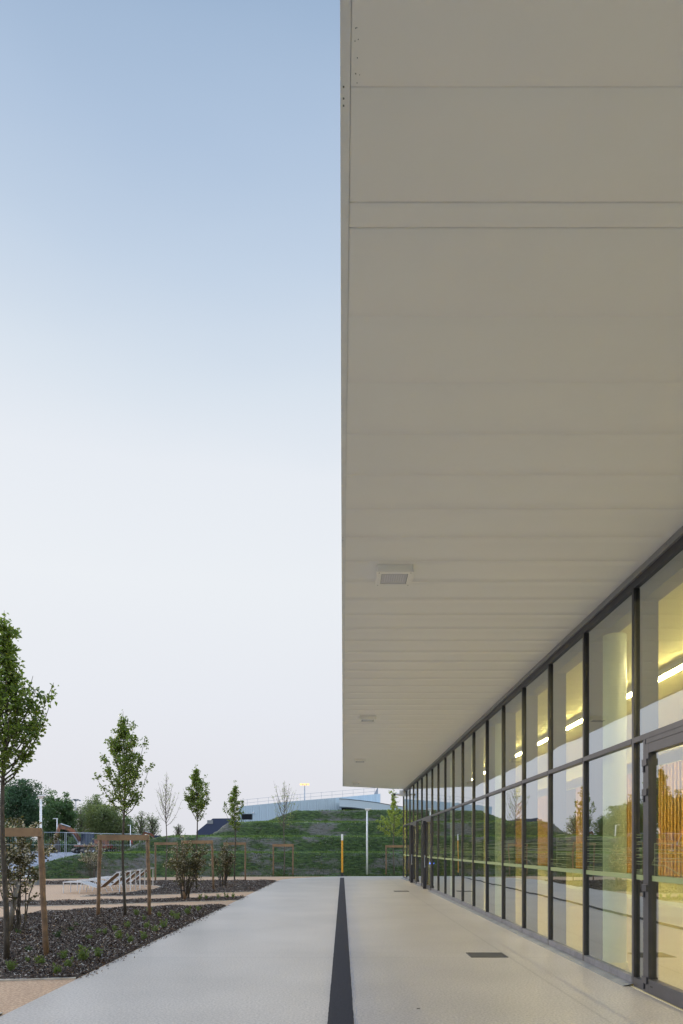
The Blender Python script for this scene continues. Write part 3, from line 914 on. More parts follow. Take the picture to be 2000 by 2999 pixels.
ii = (np.arange(ny - 1)[:, None] * nx + np.arange(nx - 1)[None, :]).ravel()
F = np.stack([ii, ii + 1, ii + nx + 1, ii + nx], 1)
fx = V[F].mean(1)
isg = ((fx[:, 1] > 46.0) & (mound_h(fx[:, 0], fx[:, 1]) < .12) & (fx[:, 0] < -8)).astype(int)
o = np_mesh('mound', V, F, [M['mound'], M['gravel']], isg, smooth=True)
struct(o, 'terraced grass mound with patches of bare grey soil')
bk = MB(); bk.add([(-70, 63.9, 1.10), (-6, 63.9, 1.10), (-6, 110, 1.2), (-70, 110, 1.2)], [(0, 1, 2, 3)])
bk.add([(-70, 36.9, -.03), (-33.9, 36.9, -.03), (-33.9, 64, 1.05), (-70, 64, 1.05)], [(0, 1, 2, 3)])
struct(bk.build('railway_bank', M['gravel']))
# grass blades
n = 150000
x = rng.uniform(-19.5, 12, n); y = rng.uniform(36.2, 53.5, n)
hgt = mound_h(x, y)
k = (hgt > .02) | ((y > 40.3) & (y < 42)) | ((x < -1) & (y > 39.7) & (y < 41)) 
# density follows patches
pat = np.sin(x * .8 + 1.3 * np.sin(y * .9)) + np.sin(y * 1.7 + x * .35) + .6 * np.sin(x * 3.1) + rng.normal(0, .7, n)
k &= pat > -.6
x, y, hgt, pat = x[k], y[k], hgt[k], pat[k]
n = len(x); P = np.stack([x, y, hgt - .01], 1)
a = rng.uniform(0, 2 * np.pi, n); hh = rng.uniform(.05, .13, n); wv = .018
lean = rng.normal(0, .05, (n, 2)); lean[:, 1] -= .02
V = np.stack([P + np.stack([np.cos(a) * wv, np.sin(a) * wv, 0 * a], 1), P - np.stack([np.cos(a) * wv, np.sin(a) * wv, 0 * a], 1),
              P + np.stack([lean[:, 0], lean[:, 1], hh], 1)], 1).reshape(-1, 3)
F = np.arange(3 * n).reshape(n, 3)
dry = (rng.random(n) < np.where((hgt < .45) & (x < -4), .55, .10)).astype(int)
wht = rng.random(n) < .006
e_ = .12
slope = (mound_h(x, y + e_) - mound_h(x, y - e_)) / (2 * e_)
ledge_lit = (slope < .28) & (hgt > .9)
mi = np.where(wht, 2, np.where(ledge_lit, 3, dry))
o = np_mesh('grass', V, F, [LEAF['turf'], LEAF['drygrass'], LEAF['blossom'], LEAF['turf_ledge_lit']], mi)
tag(o, 'short grass and weeds growing over the terraced mound', kind='stuff')

# rails on the bank
rl = MB()
for yy in (57.5, 59.0):
    z = 1.06
    rl.bar((-40, yy, z), (-15.5, yy - .3, z), .09, .16)
o = rl.build('railway_track', M['rail']); tag(o, 'dark steel rails lying on the grey gravel bank', 'railway track')

# ------------------------------------------------------------------ trees and shrubs
def young_tree(px, Y, top, cb, half, nleaf, seed, label, leaf='pear', lsize=.062, bark='bark', trunk_r=.034, lean=0.0, upright=.36, nb=46, prof=None, group='young trees planted along the building', nring=0):
    g = random.Random(seed); X = (px - 1002) * Y / 2000
    e = empty('tree', (X, Y, 0)); tag(e, label, 'tree', group)
    t = MB(); pts = []; rad = []
    for i in range(15):
        u = i / 14; z = top * u * .97
        pts.append((lean * u + .025 * math.sin(u * 9 + seed), .02 * math.sin(u * 7 + seed), z)); rad.append(trunk_r * (1 - u) ** .8 + .004)
    t.tube(pts, rad, 9)
    def tp(z):
        u = min(1, z / (top * .97)); i = min(13, int(u * 14)); f = u * 14 - i
        a, b = Vector(pts[i]), Vector(pts[i + 1]); return a.lerp(b, f)
    prof = prof or (lambda u: (min(1, .50 + u / .42)) * (1 - max(0, (u - (.26, .24, .38, .40)[seed % 4]) / (.74, .76, .62, .60)[seed % 4])) ** (.9, 1.2, .95, 1.0)[seed % 4])
    P = []; seg = []
    for b in range(nb):
        u0 = (b + .5) / nb; z0 = cb + (top - cb) * (.86 * u0 ** 1.15)
        az = b * 2.399 + g.uniform(-.4, .4)
        uu = (z0 - cb) / (top - cb)
        reach = half * g.uniform(.55, 1.12) * max(.12, prof(min(1, uu + .18)))
        rise = reach / math.tan(upright + g.uniform(-.08, .14) + .16 * (1 - uu))
        rise = min(rise, (top - z0) * .9)
        p0 = tp(z0); q = []
        for s in range(6):
            f = s / 5
            q.append(p0 + Vector((math.cos(az) * reach * (f ** .75), math.sin(az) * reach * (f ** .75), rise * f ** 1.25)) + Vector((g.uniform(-.02, .02), g.uniform(-.02, .02), 0)) * f)
        br = (.013 if uu < .5 else .008) * (.7 + trunk_r * 9)
        t.tube(q, [br * (1 - .8 * s / 5) for s in range(6)], 5, cap=False)
        seg.append((q, reach))
        for tw_ in range(3 + int(reach * 5)):
            f = g.uniform(.3, 1); i = min(4, int(f * 5)); c = q[i].lerp(q[i + 1], f * 5 - i)
            d = Vector((g.gauss(0, 1), g.gauss(0, 1), g.gauss(.7, .7))).normalized() * g.uniform(.07, .20)
            t.tube([c, c + d * .5, c + d], [.0035, .0028, .0015], 3, cap=False)
            seg.append(([c, c + d * .5, c + d], .35))
    # leader shoot
    ld_ = [tp(top * .8), tp(top * .9), tp(top * .97), Vector(pts[-1]) + Vector((0, 0, .03 * top))]
    seg.append((ld_, .5)); t.tube(ld_[2:], [.005, .002], 3)
    t.build('trunk', M[bark], e, smooth=True)
    wts = [s[1] * (len(s[0]) ** .5) for s in seg]
    cho = g.choices(range(len(seg)), wts, k=nleaf // 3)
    for c in cho:
        q = seg[c][0]; f = g.uniform(.12, 1) * (len(q) - 1); i = min(len(q) - 2, int(f)); p = q[i].lerp(q[i + 1], f - i)
        for k in range(3):
            P.append((p.x + g.gauss(0, .030), p.y + g.gauss(0, .030), p.z + g.gauss(0, .030)))
    if P: leaves('crown', np.array(P), lsize, LEAF[leaf], e, seed=seed, droop=.35)
    return e
young_tree(13, 9.85, 5.05, 2.50, .66, 5800, 1, 'tall young pear tree with dense glossy leaves at the left edge', lsize=.068, trunk_r=.040, nb=64)
young_tree(363, 16.25, 4.92, 2.35, .60, 4900, 2, 'young pear tree with spindle shaped crown beside the sun loungers', lsize=.066, nb=50)
young_tree(576, 27.0, 4.95, 2.65, .56, 4000, 3, 'young pear tree with leafy crown behind the large bronze shrub', lsize=.075, nb=44)
young_tree(688, 34.7, 5.10, 2.45, .62, 2500, 4, 'small leafy young tree before the left end of the pale blue hall', lsize=.085, nb=38, leaf='pear')
young_tree(487, 34.7, 5.55, 2.75, .85, 330, 5, 'bare young tree with upright thin branches left of the leafy trees', lsize=.055, bark='barkgrey', upright=.30, nb=40, leaf='budding')
young_tree(832, 40.0, 5.65, 2.7, .95, 420, 6, 'bare budding young tree against the middle of the terraced mound', lsize=.06, bark='barkgrey', upright=.34, nb=44, leaf='budding')
young_tree(1153, 41.0, 5.35, 2.3, 1.15, 3000, 8, 'young tree with yellow green new leaves at the corner of the glazed wall', lsize=.10, bark='barkgrey', upright=.95, nb=44, leaf='budding',
           prof=lambda u: 1.0 if u < .35 else max(.15, 1 - (u - .35) * 2.0))

# timber guards: two round posts and a plank across
def guard(px, Y, width, label, lean=(.0, .0), post_r=.042, plank=.13, top=1.92):
    X = (px - 1002) * Y / 2000
    e = empty('tree_guard', (X, Y, 0)); tag(e, label, 'tree guard', 'timber guards around the young trees')
    for s, ln_ in ((-1, lean[0]), (1, lean[1])):
        p = MB(); g = random.Random(int(px) + s); pts = []
        for i in range(7):
            u = i / 6; pts.append((s * (width / 2 - .05) + ln_ * (1 - u) + g.uniform(-.008, .008), .0, (top - .015) * u - .03 * (1 - u)))
        p.tube(pts, [post_r * g.uniform(.93, 1.07) for _ in pts], 12); p.build('post', M['wood'], e, smooth=True)
    b = MB(); b.box(-width / 2, width / 2, -post_r - .040, -post_r + .002, top - plank, top); b.build('plank', M['plank'], e, bevel=.004)
    sr = MB(); sr.tube([(0, -post_r + .01, top - plank / 2), (0, .0, top - plank / 2 + .01)], .02, 8); sr.build('strap', M['tie'], e)
    return e
guard(9, 10.15, 1.19, 'large timber guard at the left edge with a leaning round post', lean=(0, .10), top=1.91)
guard(363, 16.2, 1.22, 'timber guard with two crooked posts in front of the sun loungers', lean=(-.06, .05), top=1.93)
guard(578, 26.8, 1.25, 'timber guard partly hidden by the large bronze shrub', lean=(0, .06), top=1.93)
guard(688, 34.8, 1.15, 'narrow timber guard at the end of the mulch bed below the small leafy tree', top=1.93)
guard(487, 34.7, 1.20, 'weathered timber guard around the bare tree behind the loungers', top=1.93)
guard(829, 40.05, 1.25, 'timber guard standing on the mound foot below the bare budding tree', top=1.88, plank=.15)
guard(1158, 41.0, 1.22, 'timber guard beside the far corner of the glazed wall', top=1.82, plank=.14)

def shrub(px, Y, h, half, nst, nleaf, nflow, seed, label, lsize=.05, stake=None, base_r=.14):
    g = random.Random(seed); X = (px - 1002) * Y / 2000
    e = empty('shrub', (X, Y, 0)); tag(e, label, 'shrub', 'multi-stemmed flowering shrubs')
    t = MB(); seg = []
    for s in range(nst):
        az = g.uniform(0, 6.283); r0 = base_r * math.sqrt(g.random()); out_ = half * math.sqrt(g.random())
        hh = h * g.uniform(.75, 1.0) * (1 - .28 * (out_ / half) ** 2)
        q = []
        for k in range(8):
            f = k / 7; rr = r0 + (out_ - r0) * f ** 1.3
            q.append(Vector((math.cos(az) * rr + g.uniform(-.025, .025), math.sin(az) * rr + g.uniform(-.025, .025), hh * f)))
        t.tube(q, [.014 * (1 - .85 * k / 7) + .0015 for k in range(8)], 6, cap=False); seg.append(q)
        for b in range(9):
            f = g.uniform(.28, .97); i = min(6, int(f * 7)); c = q[i].lerp(q[i + 1], f * 7 - i)
            d = Vector((g.gauss(0, 1), g.gauss(0, 1), g.gauss(.8, .5))).normalized() * g.uniform(.14, .40) * (half / .6)
            t.tube([c, c + d * .5 + Vector((0, 0, .01)), c + d], [.0045, .003, .0015], 4, cap=False); seg.append([c, c + d * .5, c + d])
    t.build('stem', M['bark'], e, smooth=True)
    def pick(n, spread, zmin):
        P = []
        while len(P) < n:
            q = g.choice(seg); f = g.uniform(.2, 1) * (len(q) - 1); i = min(len(q) - 2, int(f)); p = q[i].lerp(q[i + 1], f - i)
            if p.z < zmin * h or (p.z < .45 * h and g.random() < .75): continue
            for k in range(3): P.append((p.x + g.gauss(0, spread), p.y + g.gauss(0, spread), p.z + g.gauss(0, spread)))
        return np.array(P)
    leaves('foliage', pick(nleaf, .03, .18), lsize, LEAF['bronze'], e, seed=seed, droop=.1)
    leaves('blossom', pick(nflow, .025, .35), lsize * .62, LEAF['blossom'], e, seed=seed + 1, droop=0, aspect=1.0)
    return e
x0, y0 = at(50, 2725)
shrub(52, 13.3, 2.35, .80, 11, 2600, 1500, 21, 'large loose shrub behind the leaning post at the left edge', lsize=.065)
shrub(540, 21.6, 2.05, .68, 20, 4600, 1500, 22, 'dense bronze leaved shrub on the narrow mulch strip', lsize=.055)
shrub(653, 29.4, 1.98, .62, 16, 3200, 1300, 23, 'rounded shrub with white blossom right of the dense bronze shrub', lsize=.06)
shrub(272, 37.0, 2.05, .78, 11, 1700, 2200, 24, 'pale blossoming shrub behind the sun loungers', lsize=.06)
def stake(px, Y, label, lx, ly, h, r=.035, m='greywood'):
    X = (px - 1002) * Y / 2000
    e = empty('stake', (X, Y, 0)); tag(e, label, 'stake', 'stakes supporting the shrubs')
    p = MB(); p.tube([(0, 0, -.03), (lx * .5, ly * .5, h * .5), (lx, ly, h)], [r * 1.05, r, r * .95], 12); p.build('post', M[m], e, smooth=True)
    c = MB(); c.tube([(lx * .68, ly * .68, h * .68 - .018), (lx * .68, ly * .68, h * .68 + .018)], r * 1.18, 12)
    c.tube([(lx * .68, ly * .68, h * .68), (lx * .68 - .11, ly * .68, h * .68 + .01)], .016, 8); c.build('tie', M['tie'], e)
stake(23, 13.0, 'weathered grey stake with black tie leaning beside the left shrub', .17, .05, .98, .045)
stake(541, 21.5, 'short wooden stake among the stems of the bronze shrub', -.05, 0, .42, .045, 'wood')
stake(644, 29.5, 'pale stake leaning in the shrub behind the second mulch path', .02, 0, .55, .035)
stake(275, 37.0, 'slim stake inside the pale blossoming shrub', .02, 0, .80, .03)

# low green plants in the mulch
tuf = [(33, 2845, 1), (118, 2830, 1), (165, 2858, 1), (187, 2812, 1), (243, 2815, 1.5), (203, 2838, 1), (286, 2806, 1.1), (85, 2792, -.8), (80, 2822, .6),
       (170, 2748, -1), (208, 2730, -.7), (223, 2717, -.7), (261, 2757, .8), (288, 2737, .7), (308, 2738, .8), (335, 2728, .8), (348, 2752, 1.1), (380, 2763, 1), (375, 2720, 1),
       (420, 2753, 1), (431, 2724, 1.1), (453, 2734, 1.1), (480, 2719, 1.2), (466, 2690, 1), (400, 2682, 1), (437, 2673, .9), (422, 2697, .8), (518, 2697, 1.2), (504, 2686, 1),
       (551, 2679, 1.2), (580, 2671, 1), (586, 2634, 1), (603, 2634, .9), (640, 2633, 1), (662, 2631, 1.1), (683, 2630, 1), (52, 2738, -.8), (438, 2672, .8)]
protos = {}
for i, (px, py, s) in enumerate(tuf):
    kind_ = ('tuft_dark' if s < 0 else 'tuft'); v = i % 3
    if (kind_, v) not in protos:
        g = np.random.default_rng(50 + v + (9 if s < 0 else 0)); P = []
        st_ = MB()
        for k in range(11):
            a = g.uniform(0, 6.28); rr = g.uniform(.01, .06); h = g.uniform(.07, .17)
            tip = (math.cos(a) * rr * 1.5, math.sin(a) * rr * 1.5, h)
            st_.tube([(math.cos(a) * rr * .4, math.sin(a) * rr * .4, 0), tip], [.003, .0015], 4, cap=False)
            for q in range(15):
                f = g.uniform(.15, 1); P.append((math.cos(a) * rr * (.4 + 1.1 * f) + g.normal() * .006, math.sin(a) * rr * (.4 + 1.1 * f) + g.normal() * .006, h * f))
        e = empty('plant'); st_.build('stem', LEAF[kind_], e)
        leaves('foliage', np.array(P), .034, LEAF[kind_], e, seed=60 + v, droop=-.5, aspect=.35)
        protos[(kind_, v)] = e; o = e
    else:
        o = copy_tree(protos[(kind_, v)])
    x, y = at(px, py); o.location = (x, y, .01); ss = abs(s) * (.88 + .010 * (y - 8)); o.scale = (ss, ss, ss * 1.0); o.rotation_euler = (0, 0, i * 1.3)
    if py > 2800: lb = 'bright green low plant in the mulch near the front edge of the bed'
    elif s < 0: lb = 'small dark green low plant among the bark mulch'
    elif py < 2640: lb = 'small green plant on the narrow mulch strip beside the paving'
    else: lb = 'small light green plant in the middle of the large mulch bed'
    if abs(s) == 1.5: lb = 'largest bright green plant near the paving edge of the mulch bed'
    tag(o, lb, 'plant', {'bright': 'plants at the front of the mulch bed', 'small ': 'low plants in the mulch beds'}.get(lb[:6], 'low plants in the mulch beds'))

# ------------------------------------------------------------------ sun loungers
def lounger():
    e = empty('sun_lounger'); W = .66
    f = MB(); t = .028
    for y in (0, W):
        f.bar((0, y, .40), (.62, y, .40), t); f.bar((.62, y, .40), (1.27, y, .19), t); f.bar((1.27, y, .19), (1.92, y, .74), t)
        f.bar((1.92, y, .74), (2.06, y, .75), t)
    f.bar((0, 0, .40), (0, W, .40), t); f.bar((2.06, 0, .75), (2.06, W, .75), t)
    fo = f.build('frame', M['white'], e)
    for (a, b) in (((0.01, 0.40), (0.01, 0)), ((.66, .39), (.58, 0)), ((1.27, .19), (1.36, 0)), ((2.03, .75), (2.03, 0))):
        for y in (0, W):
            l = MB(); l.bar((a[0], y, a[1]), (b[0], y, b[1]), .032 if a[0] > 1.9 else .024); l.build('leg', M['white'], e)
    s = MB(); s.bar((.02, W / 2, .415), (.62, W / 2, .415), W - .06, .012); s.bar((.63, W / 2, .41), (1.25, W / 2, .21), W - .06, .012); s.build('seat', M['topslat'], e)
    s = MB(); s.bar((1.29, W / 2, .205), (1.90, W / 2, .725), W - .06, .014); s.build('backrest', M['mesh'], e)
    s = MB(); s.bar((1.90, W / 2, .765), (2.10, W / 2, .775), W, .03); s.build('headrest', M['topslat'], e)
    sg = MB()
    for k in range(7):
        x = .08 + k * .08; sg.box(x, x + .008, .03, W - .03, .4215, .4235)
    return e
lp = lounger()
for k in range(4):
    o = lp if k == 0 else copy_tree(lp)
    o.location = (-10.03 - .07 * k, 24.55 + 1.47 * k, -.003)
    o.scale = (1.0, 1, 1)
    tag(o, ['nearest white framed sun lounger with brown backrest', 'second white framed sun lounger in the row, counting from the front',
            'third white framed sun lounger in the row, counting from the front', 'rearmost white framed sun lounger of the row'][k], 'sun lounger', 'sun loungers in a row')
# bench at the left
bn = empty('bench', at(75, 2592) + (0,))
b = MB(); b.box(-.75, .65, -.22, .22, .35, .41); b.build('seat', M['white'], bn, bevel=.005)
for s in (-.6, .5):
    b = MB(); b.box(s - .04, s + .04, -.2, .2, 0, .349); b.build('leg', M['zinc'], bn)
tag(bn, 'low pale bench glimpsed through the left shrub', 'bench')

# ------------------------------------------------------------------ posts and lamps
mk = empty('marker_post', (0.0, 40.0, 0))
b = MB(); b.tube([(0, 0, .03), (0, 0, .22)], .062, 16); b.build('base', M['blackmetal'], mk)
b = MB(); b.box(-.28, .28, -.14, .14, 0.0, .03); b.build('base_plate', M['blackmetal'], mk, bevel=.005)
b = MB(); b.tube([(0, 0, .22), (0, 0, 2.10)], .056, 20); b.build('yellow_tube', M['yellow'], mk)
b = MB(); b.tube([(0, 0, 2.10), (0, 0, 2.46)], .057, 20); b.build('white_cap', M['white'], mk)
tag(mk, 'yellow marker post with white top standing at the end of the dark strip', 'marker post')

def street_lamp(X, Y, h, label, base=0, arm=0, head=.20):
    e = empty('street_lamp', (X, Y, base)); tag(e, label, 'street lamp', 'white street lamps')
    p = MB(); p.tube([(0, 0, 0), (0, 0, h * .5), (0, 0, h)], [.056, .053, .045] if not arm else [.05, .045, .04], 14); p.build('pole', M['lightpole'], e, smooth=True)
    hd_ = MB()
    if arm:
        hd_.box(-arm, .05, -.05, .05, h - .03, h + .03)
    else:
        hd_.add([(-.06, -.05, h - .06), (.06, -.05, h - .06), (.06, .05, h - .06), (-.06, .05, h - .06), (-.05 - head * .3, -.12, h + .04), (head * 1.2, -.12, h + .07), (head * 1.2, .12, h + .07), (-.05 - head * .3, .12, h + .04),
                 (-.05 - head * .3, -.11, h + .085), (head * 1.2, -.11, h + .11), (head * 1.2, .11, h + .11), (-.05 - head * .3, .11, h + .085)],
                [(0, 3, 2, 1), (0, 1, 5, 4), (1, 2, 6, 5), (2, 3, 7, 6), (3, 0, 4, 7), (4, 5, 9, 8), (5, 6, 10, 9), (6, 7, 11, 10), (7, 4, 8, 11), (8, 9, 10, 11)])
    hd_.build('lamp_head', M['lightpole'], e)
    return e
street_lamp(1.49, 40.9, 3.93, 'white street lamp standing on the far edge of the paving', head=.22)
street_lamp(-13.9, 31.5, 3.98, 'tall white street lamp behind the left timber guard', head=.17)
street_lamp((167 - 1002) * 62 / 2000, 62, 3.2, 'thin white lamp post with short arm beside the excavator', base=1.15, arm=.35)
street_lamp((382 - 1002) * 75 / 2000, 75, 3.0, 'small distant lamp post behind the timber guard plank', base=1.2, arm=.3)

fl_ = empty('floodlight_mast', ((892 - 1002) * 112 / 2000, 112, 4))
b = MB(); b.tube([(0, 0, 0), (0, 0, 8.1)], [.14, .09], 10); b.build('pole', M['galv'], fl_)
b = MB(); b.box(-.75, .75, -.08, .08, 8.05, 8.2); cbm = b.build('crossbar', M['galv'], fl_)
for k in (-.55, 0, .55):
    b = MB(); b.box(k - .2, k + .2, -.22, -.081, 8.0, 8.32); q = b.build('lamp', M['lit'], cbm)
tag(fl_, 'floodlight mast with lit lamps above the roof of the pale blue hall', 'floodlight mast')
hm = empty('high_mast', ((222 - 1002) * 150 / 2000, 150, 0))
b = MB(); b.tube([(0, 0, 0), (0, 0, 12.1)], [.22, .10], 8); b.build('pole', M['galv'], hm)
b = MB(); b.tube([(0, 0, 12.1), (0, 0, 12.5)], [.3, .7], 12)
for k in range(6):
    a = k * 1.047; b.tube([(math.cos(a) * .5, math.sin(a) * .5, 12.4), (math.cos(a) * 1.1, math.sin(a) * 1.1, 12.2)], [.06, .12], 6)
b.build('lamp_ring', M['galv'], hm)
tag(hm, 'distant high lighting mast with a ring head above the trees', 'lighting mast')

# ------------------------------------------------------------------ pale blue hall behind the mound
hall = empty('hall', (0, 100, 0)); tag(hall, 'long pale blue metal hall with curved roof edge behind the mound', 'building')
def hz(py, Y): return EYE + (2486 - py) * Y / 2000
def hx(px, Y): return (px - 1002) * Y / 2000
def wall_strip(pts, ybase, Y, thick, m_, name, step=0.33):
    """cladding with vertical ribs, top edge follows pts (px, py)"""
    mb = MB(); xs = []
    X0, X1 = hx(pts[0][0], Y), hx(pts[-1][0], Y); n = int((X1 - X0) / step)
    T = [(hx(a, Y), hz(b, Y)) for a, b in pts]
    for i in range(n):
        a = X0 + (X1 - X0) * i / n; b = X0 + (X1 - X0) * (i + 1) / n
        za = np.interp(a, [t[0] for t in T], [t[1] for t in T]); zb = np.interp(b, [t[0] for t in T], [t[1] for t in T])
        dz = .05 if i % 3 == 0 else 0
        mb.add([(a, -dz, ybase), (b - .03, -dz, ybase), (b - .03, -dz, zb), (a, -dz, za), (b, .05, ybase), (b, .05, zb)], [(0, 1, 2, 3), (1, 4, 5, 2)])
        mb.add([(a, -dz, za), (b, -dz, zb), (b, thick, zb), (a, thick, za)], [(0, 1, 2, 3)])
    a = X1; za = T[-1][1]
    mb.add([(a, 0, ybase), (a, thick, ybase), (a, thick, za), (a, 0, za)], [(0, 1, 2, 3)])
    mb.add([(X0, 0, ybase), (X0, thick, ybase), (X0, thick, T[0][1]), (X0, 0, T[0][1])], [(3, 2, 1, 0)])
    o = mb.build(name, m_, hall); o.location = (0, Y - 100, 0); return o
wall_strip([(700, 2361.8), (705, 2361.5), (858, 2346.5), (994, 2335.5), (1113.7, 2324.5)], 0, 100, 25, M['bluewall'], 'wall')
# lower wing with curved roof edge
wg = [(993.5, 2340.5), (1012, 2341), (1031, 2342.8), (1062, 2346), (1106, 2351.5), (1142, 2358), (1180, 2364), (1260, 2376), (1420, 2400)]
Yw = 92
mb = MB(); prev = None
T = [(hx(a, Yw), hz(b, Yw)) for a, b in wg]
bot = [(hx(993.5, Yw), hz(2362, Yw)), (hx(1031, Yw), hz(2364, Yw)), (hx(1107, Yw), hz(2373.5, Yw)), (hx(1260, Yw), hz(2402, Yw)), (hx(1420, Yw), hz(2430, Yw))]
xs_ = np.linspace(T[0][0], T[-1][0], 46)
zt = np.interp(xs_, [t[0] for t in T], [t[1] for t in T]); zb_ = np.interp(xs_, [t[0] for t in bot], [t[1] for t in bot])
for i in range(45):
    a, b = xs_[i], xs_[i + 1]
    mb.add([(a, 0, zb_[i]), (b, -.03, zb_[i + 1]), (b, -.03, zt[i + 1]), (a, 0, zt[i])], [(0, 1, 2, 3)])
    mb.add([(a, 0, zt[i]), (b, 0, zt[i + 1]), (b, 7.9, zt[i + 1]), (a, 7.9, zt[i])], [(0, 1, 2, 3)])
    mb.add([(a, 0, zb_[i]), (a, 3, zb_[i]), (b, 3, zb_[i + 1]), (b, 0, zb_[i + 1])], [(0, 1, 2, 3)])
o = mb.build('wing', M['bluewall2'], hall); o.location = (0, Yw - 100, 0)
mb = MB()
for i in range(45): mb.bar((xs_[i], -.03, zt[i] + .04), (xs_[i + 1], -.03, zt[i + 1] + .04), .07, .07)
o = mb.build('roof_edge', M['darkglass'], hall); o.location = (0, Yw - 100, 0)
mb = MB(); mb.add([(T[0][0] + .3, 0, 0), (T[-1][0], 0, 0), (T[-1][0], 0, zt[-1] - .5), (T[0][0] + .3, 0, zt[0] - .5)], [(0, 1, 2, 3)])
o = mb.build('window_band', M['darkglass'], hall); o.location = (0, Yw - 100 + 2.9, 0)
mb = MB(); mb.box(hx(708, 100), hx(738.5, 100), -.12, -.055, hz(2400, 100), hz(2384, 100)); mb.build('window', M['darkglass'], hall)
mb = MB(); mb.box(hx(740, 100), hx(745, 100), -.5, -.06, hz(2382, 100), hz(2378.5, 100)); mb.build('wall_light', M['white'], hall)
# roof railing
rl = MB(); Yr = 103
top_pts = [(600, 2353), (705.5, 2343.4), (858, 2328), (1106, 2307)]
def rz_(px, off): return hz(np.interp(px, [600, 705.5, 858, 1106], [2353, 2343.4, 2328, 2307]) + off, Yr)
for off in (0, 10): 
    for a, b in ((705, 858), (858, 1106)): rl.bar((hx(a, Yr), 0, rz_(a, off)), (hx(b, Yr), 0, rz_(b, off)), .035, .035)
for px in range(724, 1106, 31): rl.bar((hx(px, Yr), 0, rz_(px, 0)), (hx(px, Yr), 0, rz_(px, 20)), .035, .035)
rl.bar((hx(1106, Yr), 0, rz_(1106, 0)), (hx(1096, Yr), 0, rz_(1096, 19)), .10, .10); rl.bar((hx(1106, Yr), 0, rz_(1106, 0)), (hx(1106, Yr), 0, rz_(1106, 19)), .10, .10)
rl.add([(hx(1106, Yr), 0, rz_(1106, 0)), (hx(1096, Yr), 0, rz_(1096, 20)), (hx(1106, Yr), 0, rz_(1106, 20)), (hx(1106, Yr), .06, rz_(1106, 0)), (hx(1096, Yr), .06, rz_(1096, 20)), (hx(1106, Yr), .06, rz_(1106, 20))], [(0, 1, 2), (5, 4, 3), (0, 3, 4, 1), (1, 4, 5, 2), (2, 5, 3, 0)])
o = rl.build('railing', M['galv'], hall); o.location = (0, Yr - 100, 0)

# dark blue shed between the trees
Yb = 72
shd = empty('shed', (hx(615, Yb), Yb, 0)); tag(shd, 'dark blue sloping roofed shed left of the pale blue hall', 'shed')
P2 = [(575, 2436), (623, 2397), (672, 2396.5), (672, 2470), (575, 2470)]
mb = MB(); n = len(P2); vs = [(hx(a, Yb) - hx(615, Yb), 0, hz(b, Yb)) for a, b in P2]; vs += [(v[0], 6, v[2]) for v in vs]
mb.add(vs, [tuple(reversed(range(n))), tuple(range(n, 2 * n))] + [(i, (i + 1) % n, n + (i + 1) % n, n + i) for i in range(n)])
mb.build('wall', M['darkblue'], shd)
mb = MB(); mb.box(hx(607, Yb) - hx(615, Yb), hx(624, Yb) - hx(615, Yb), -.08, -.01, hz(2413, Yb), hz(2402, Yb)); mb.build('window', M['zinc'], shd)

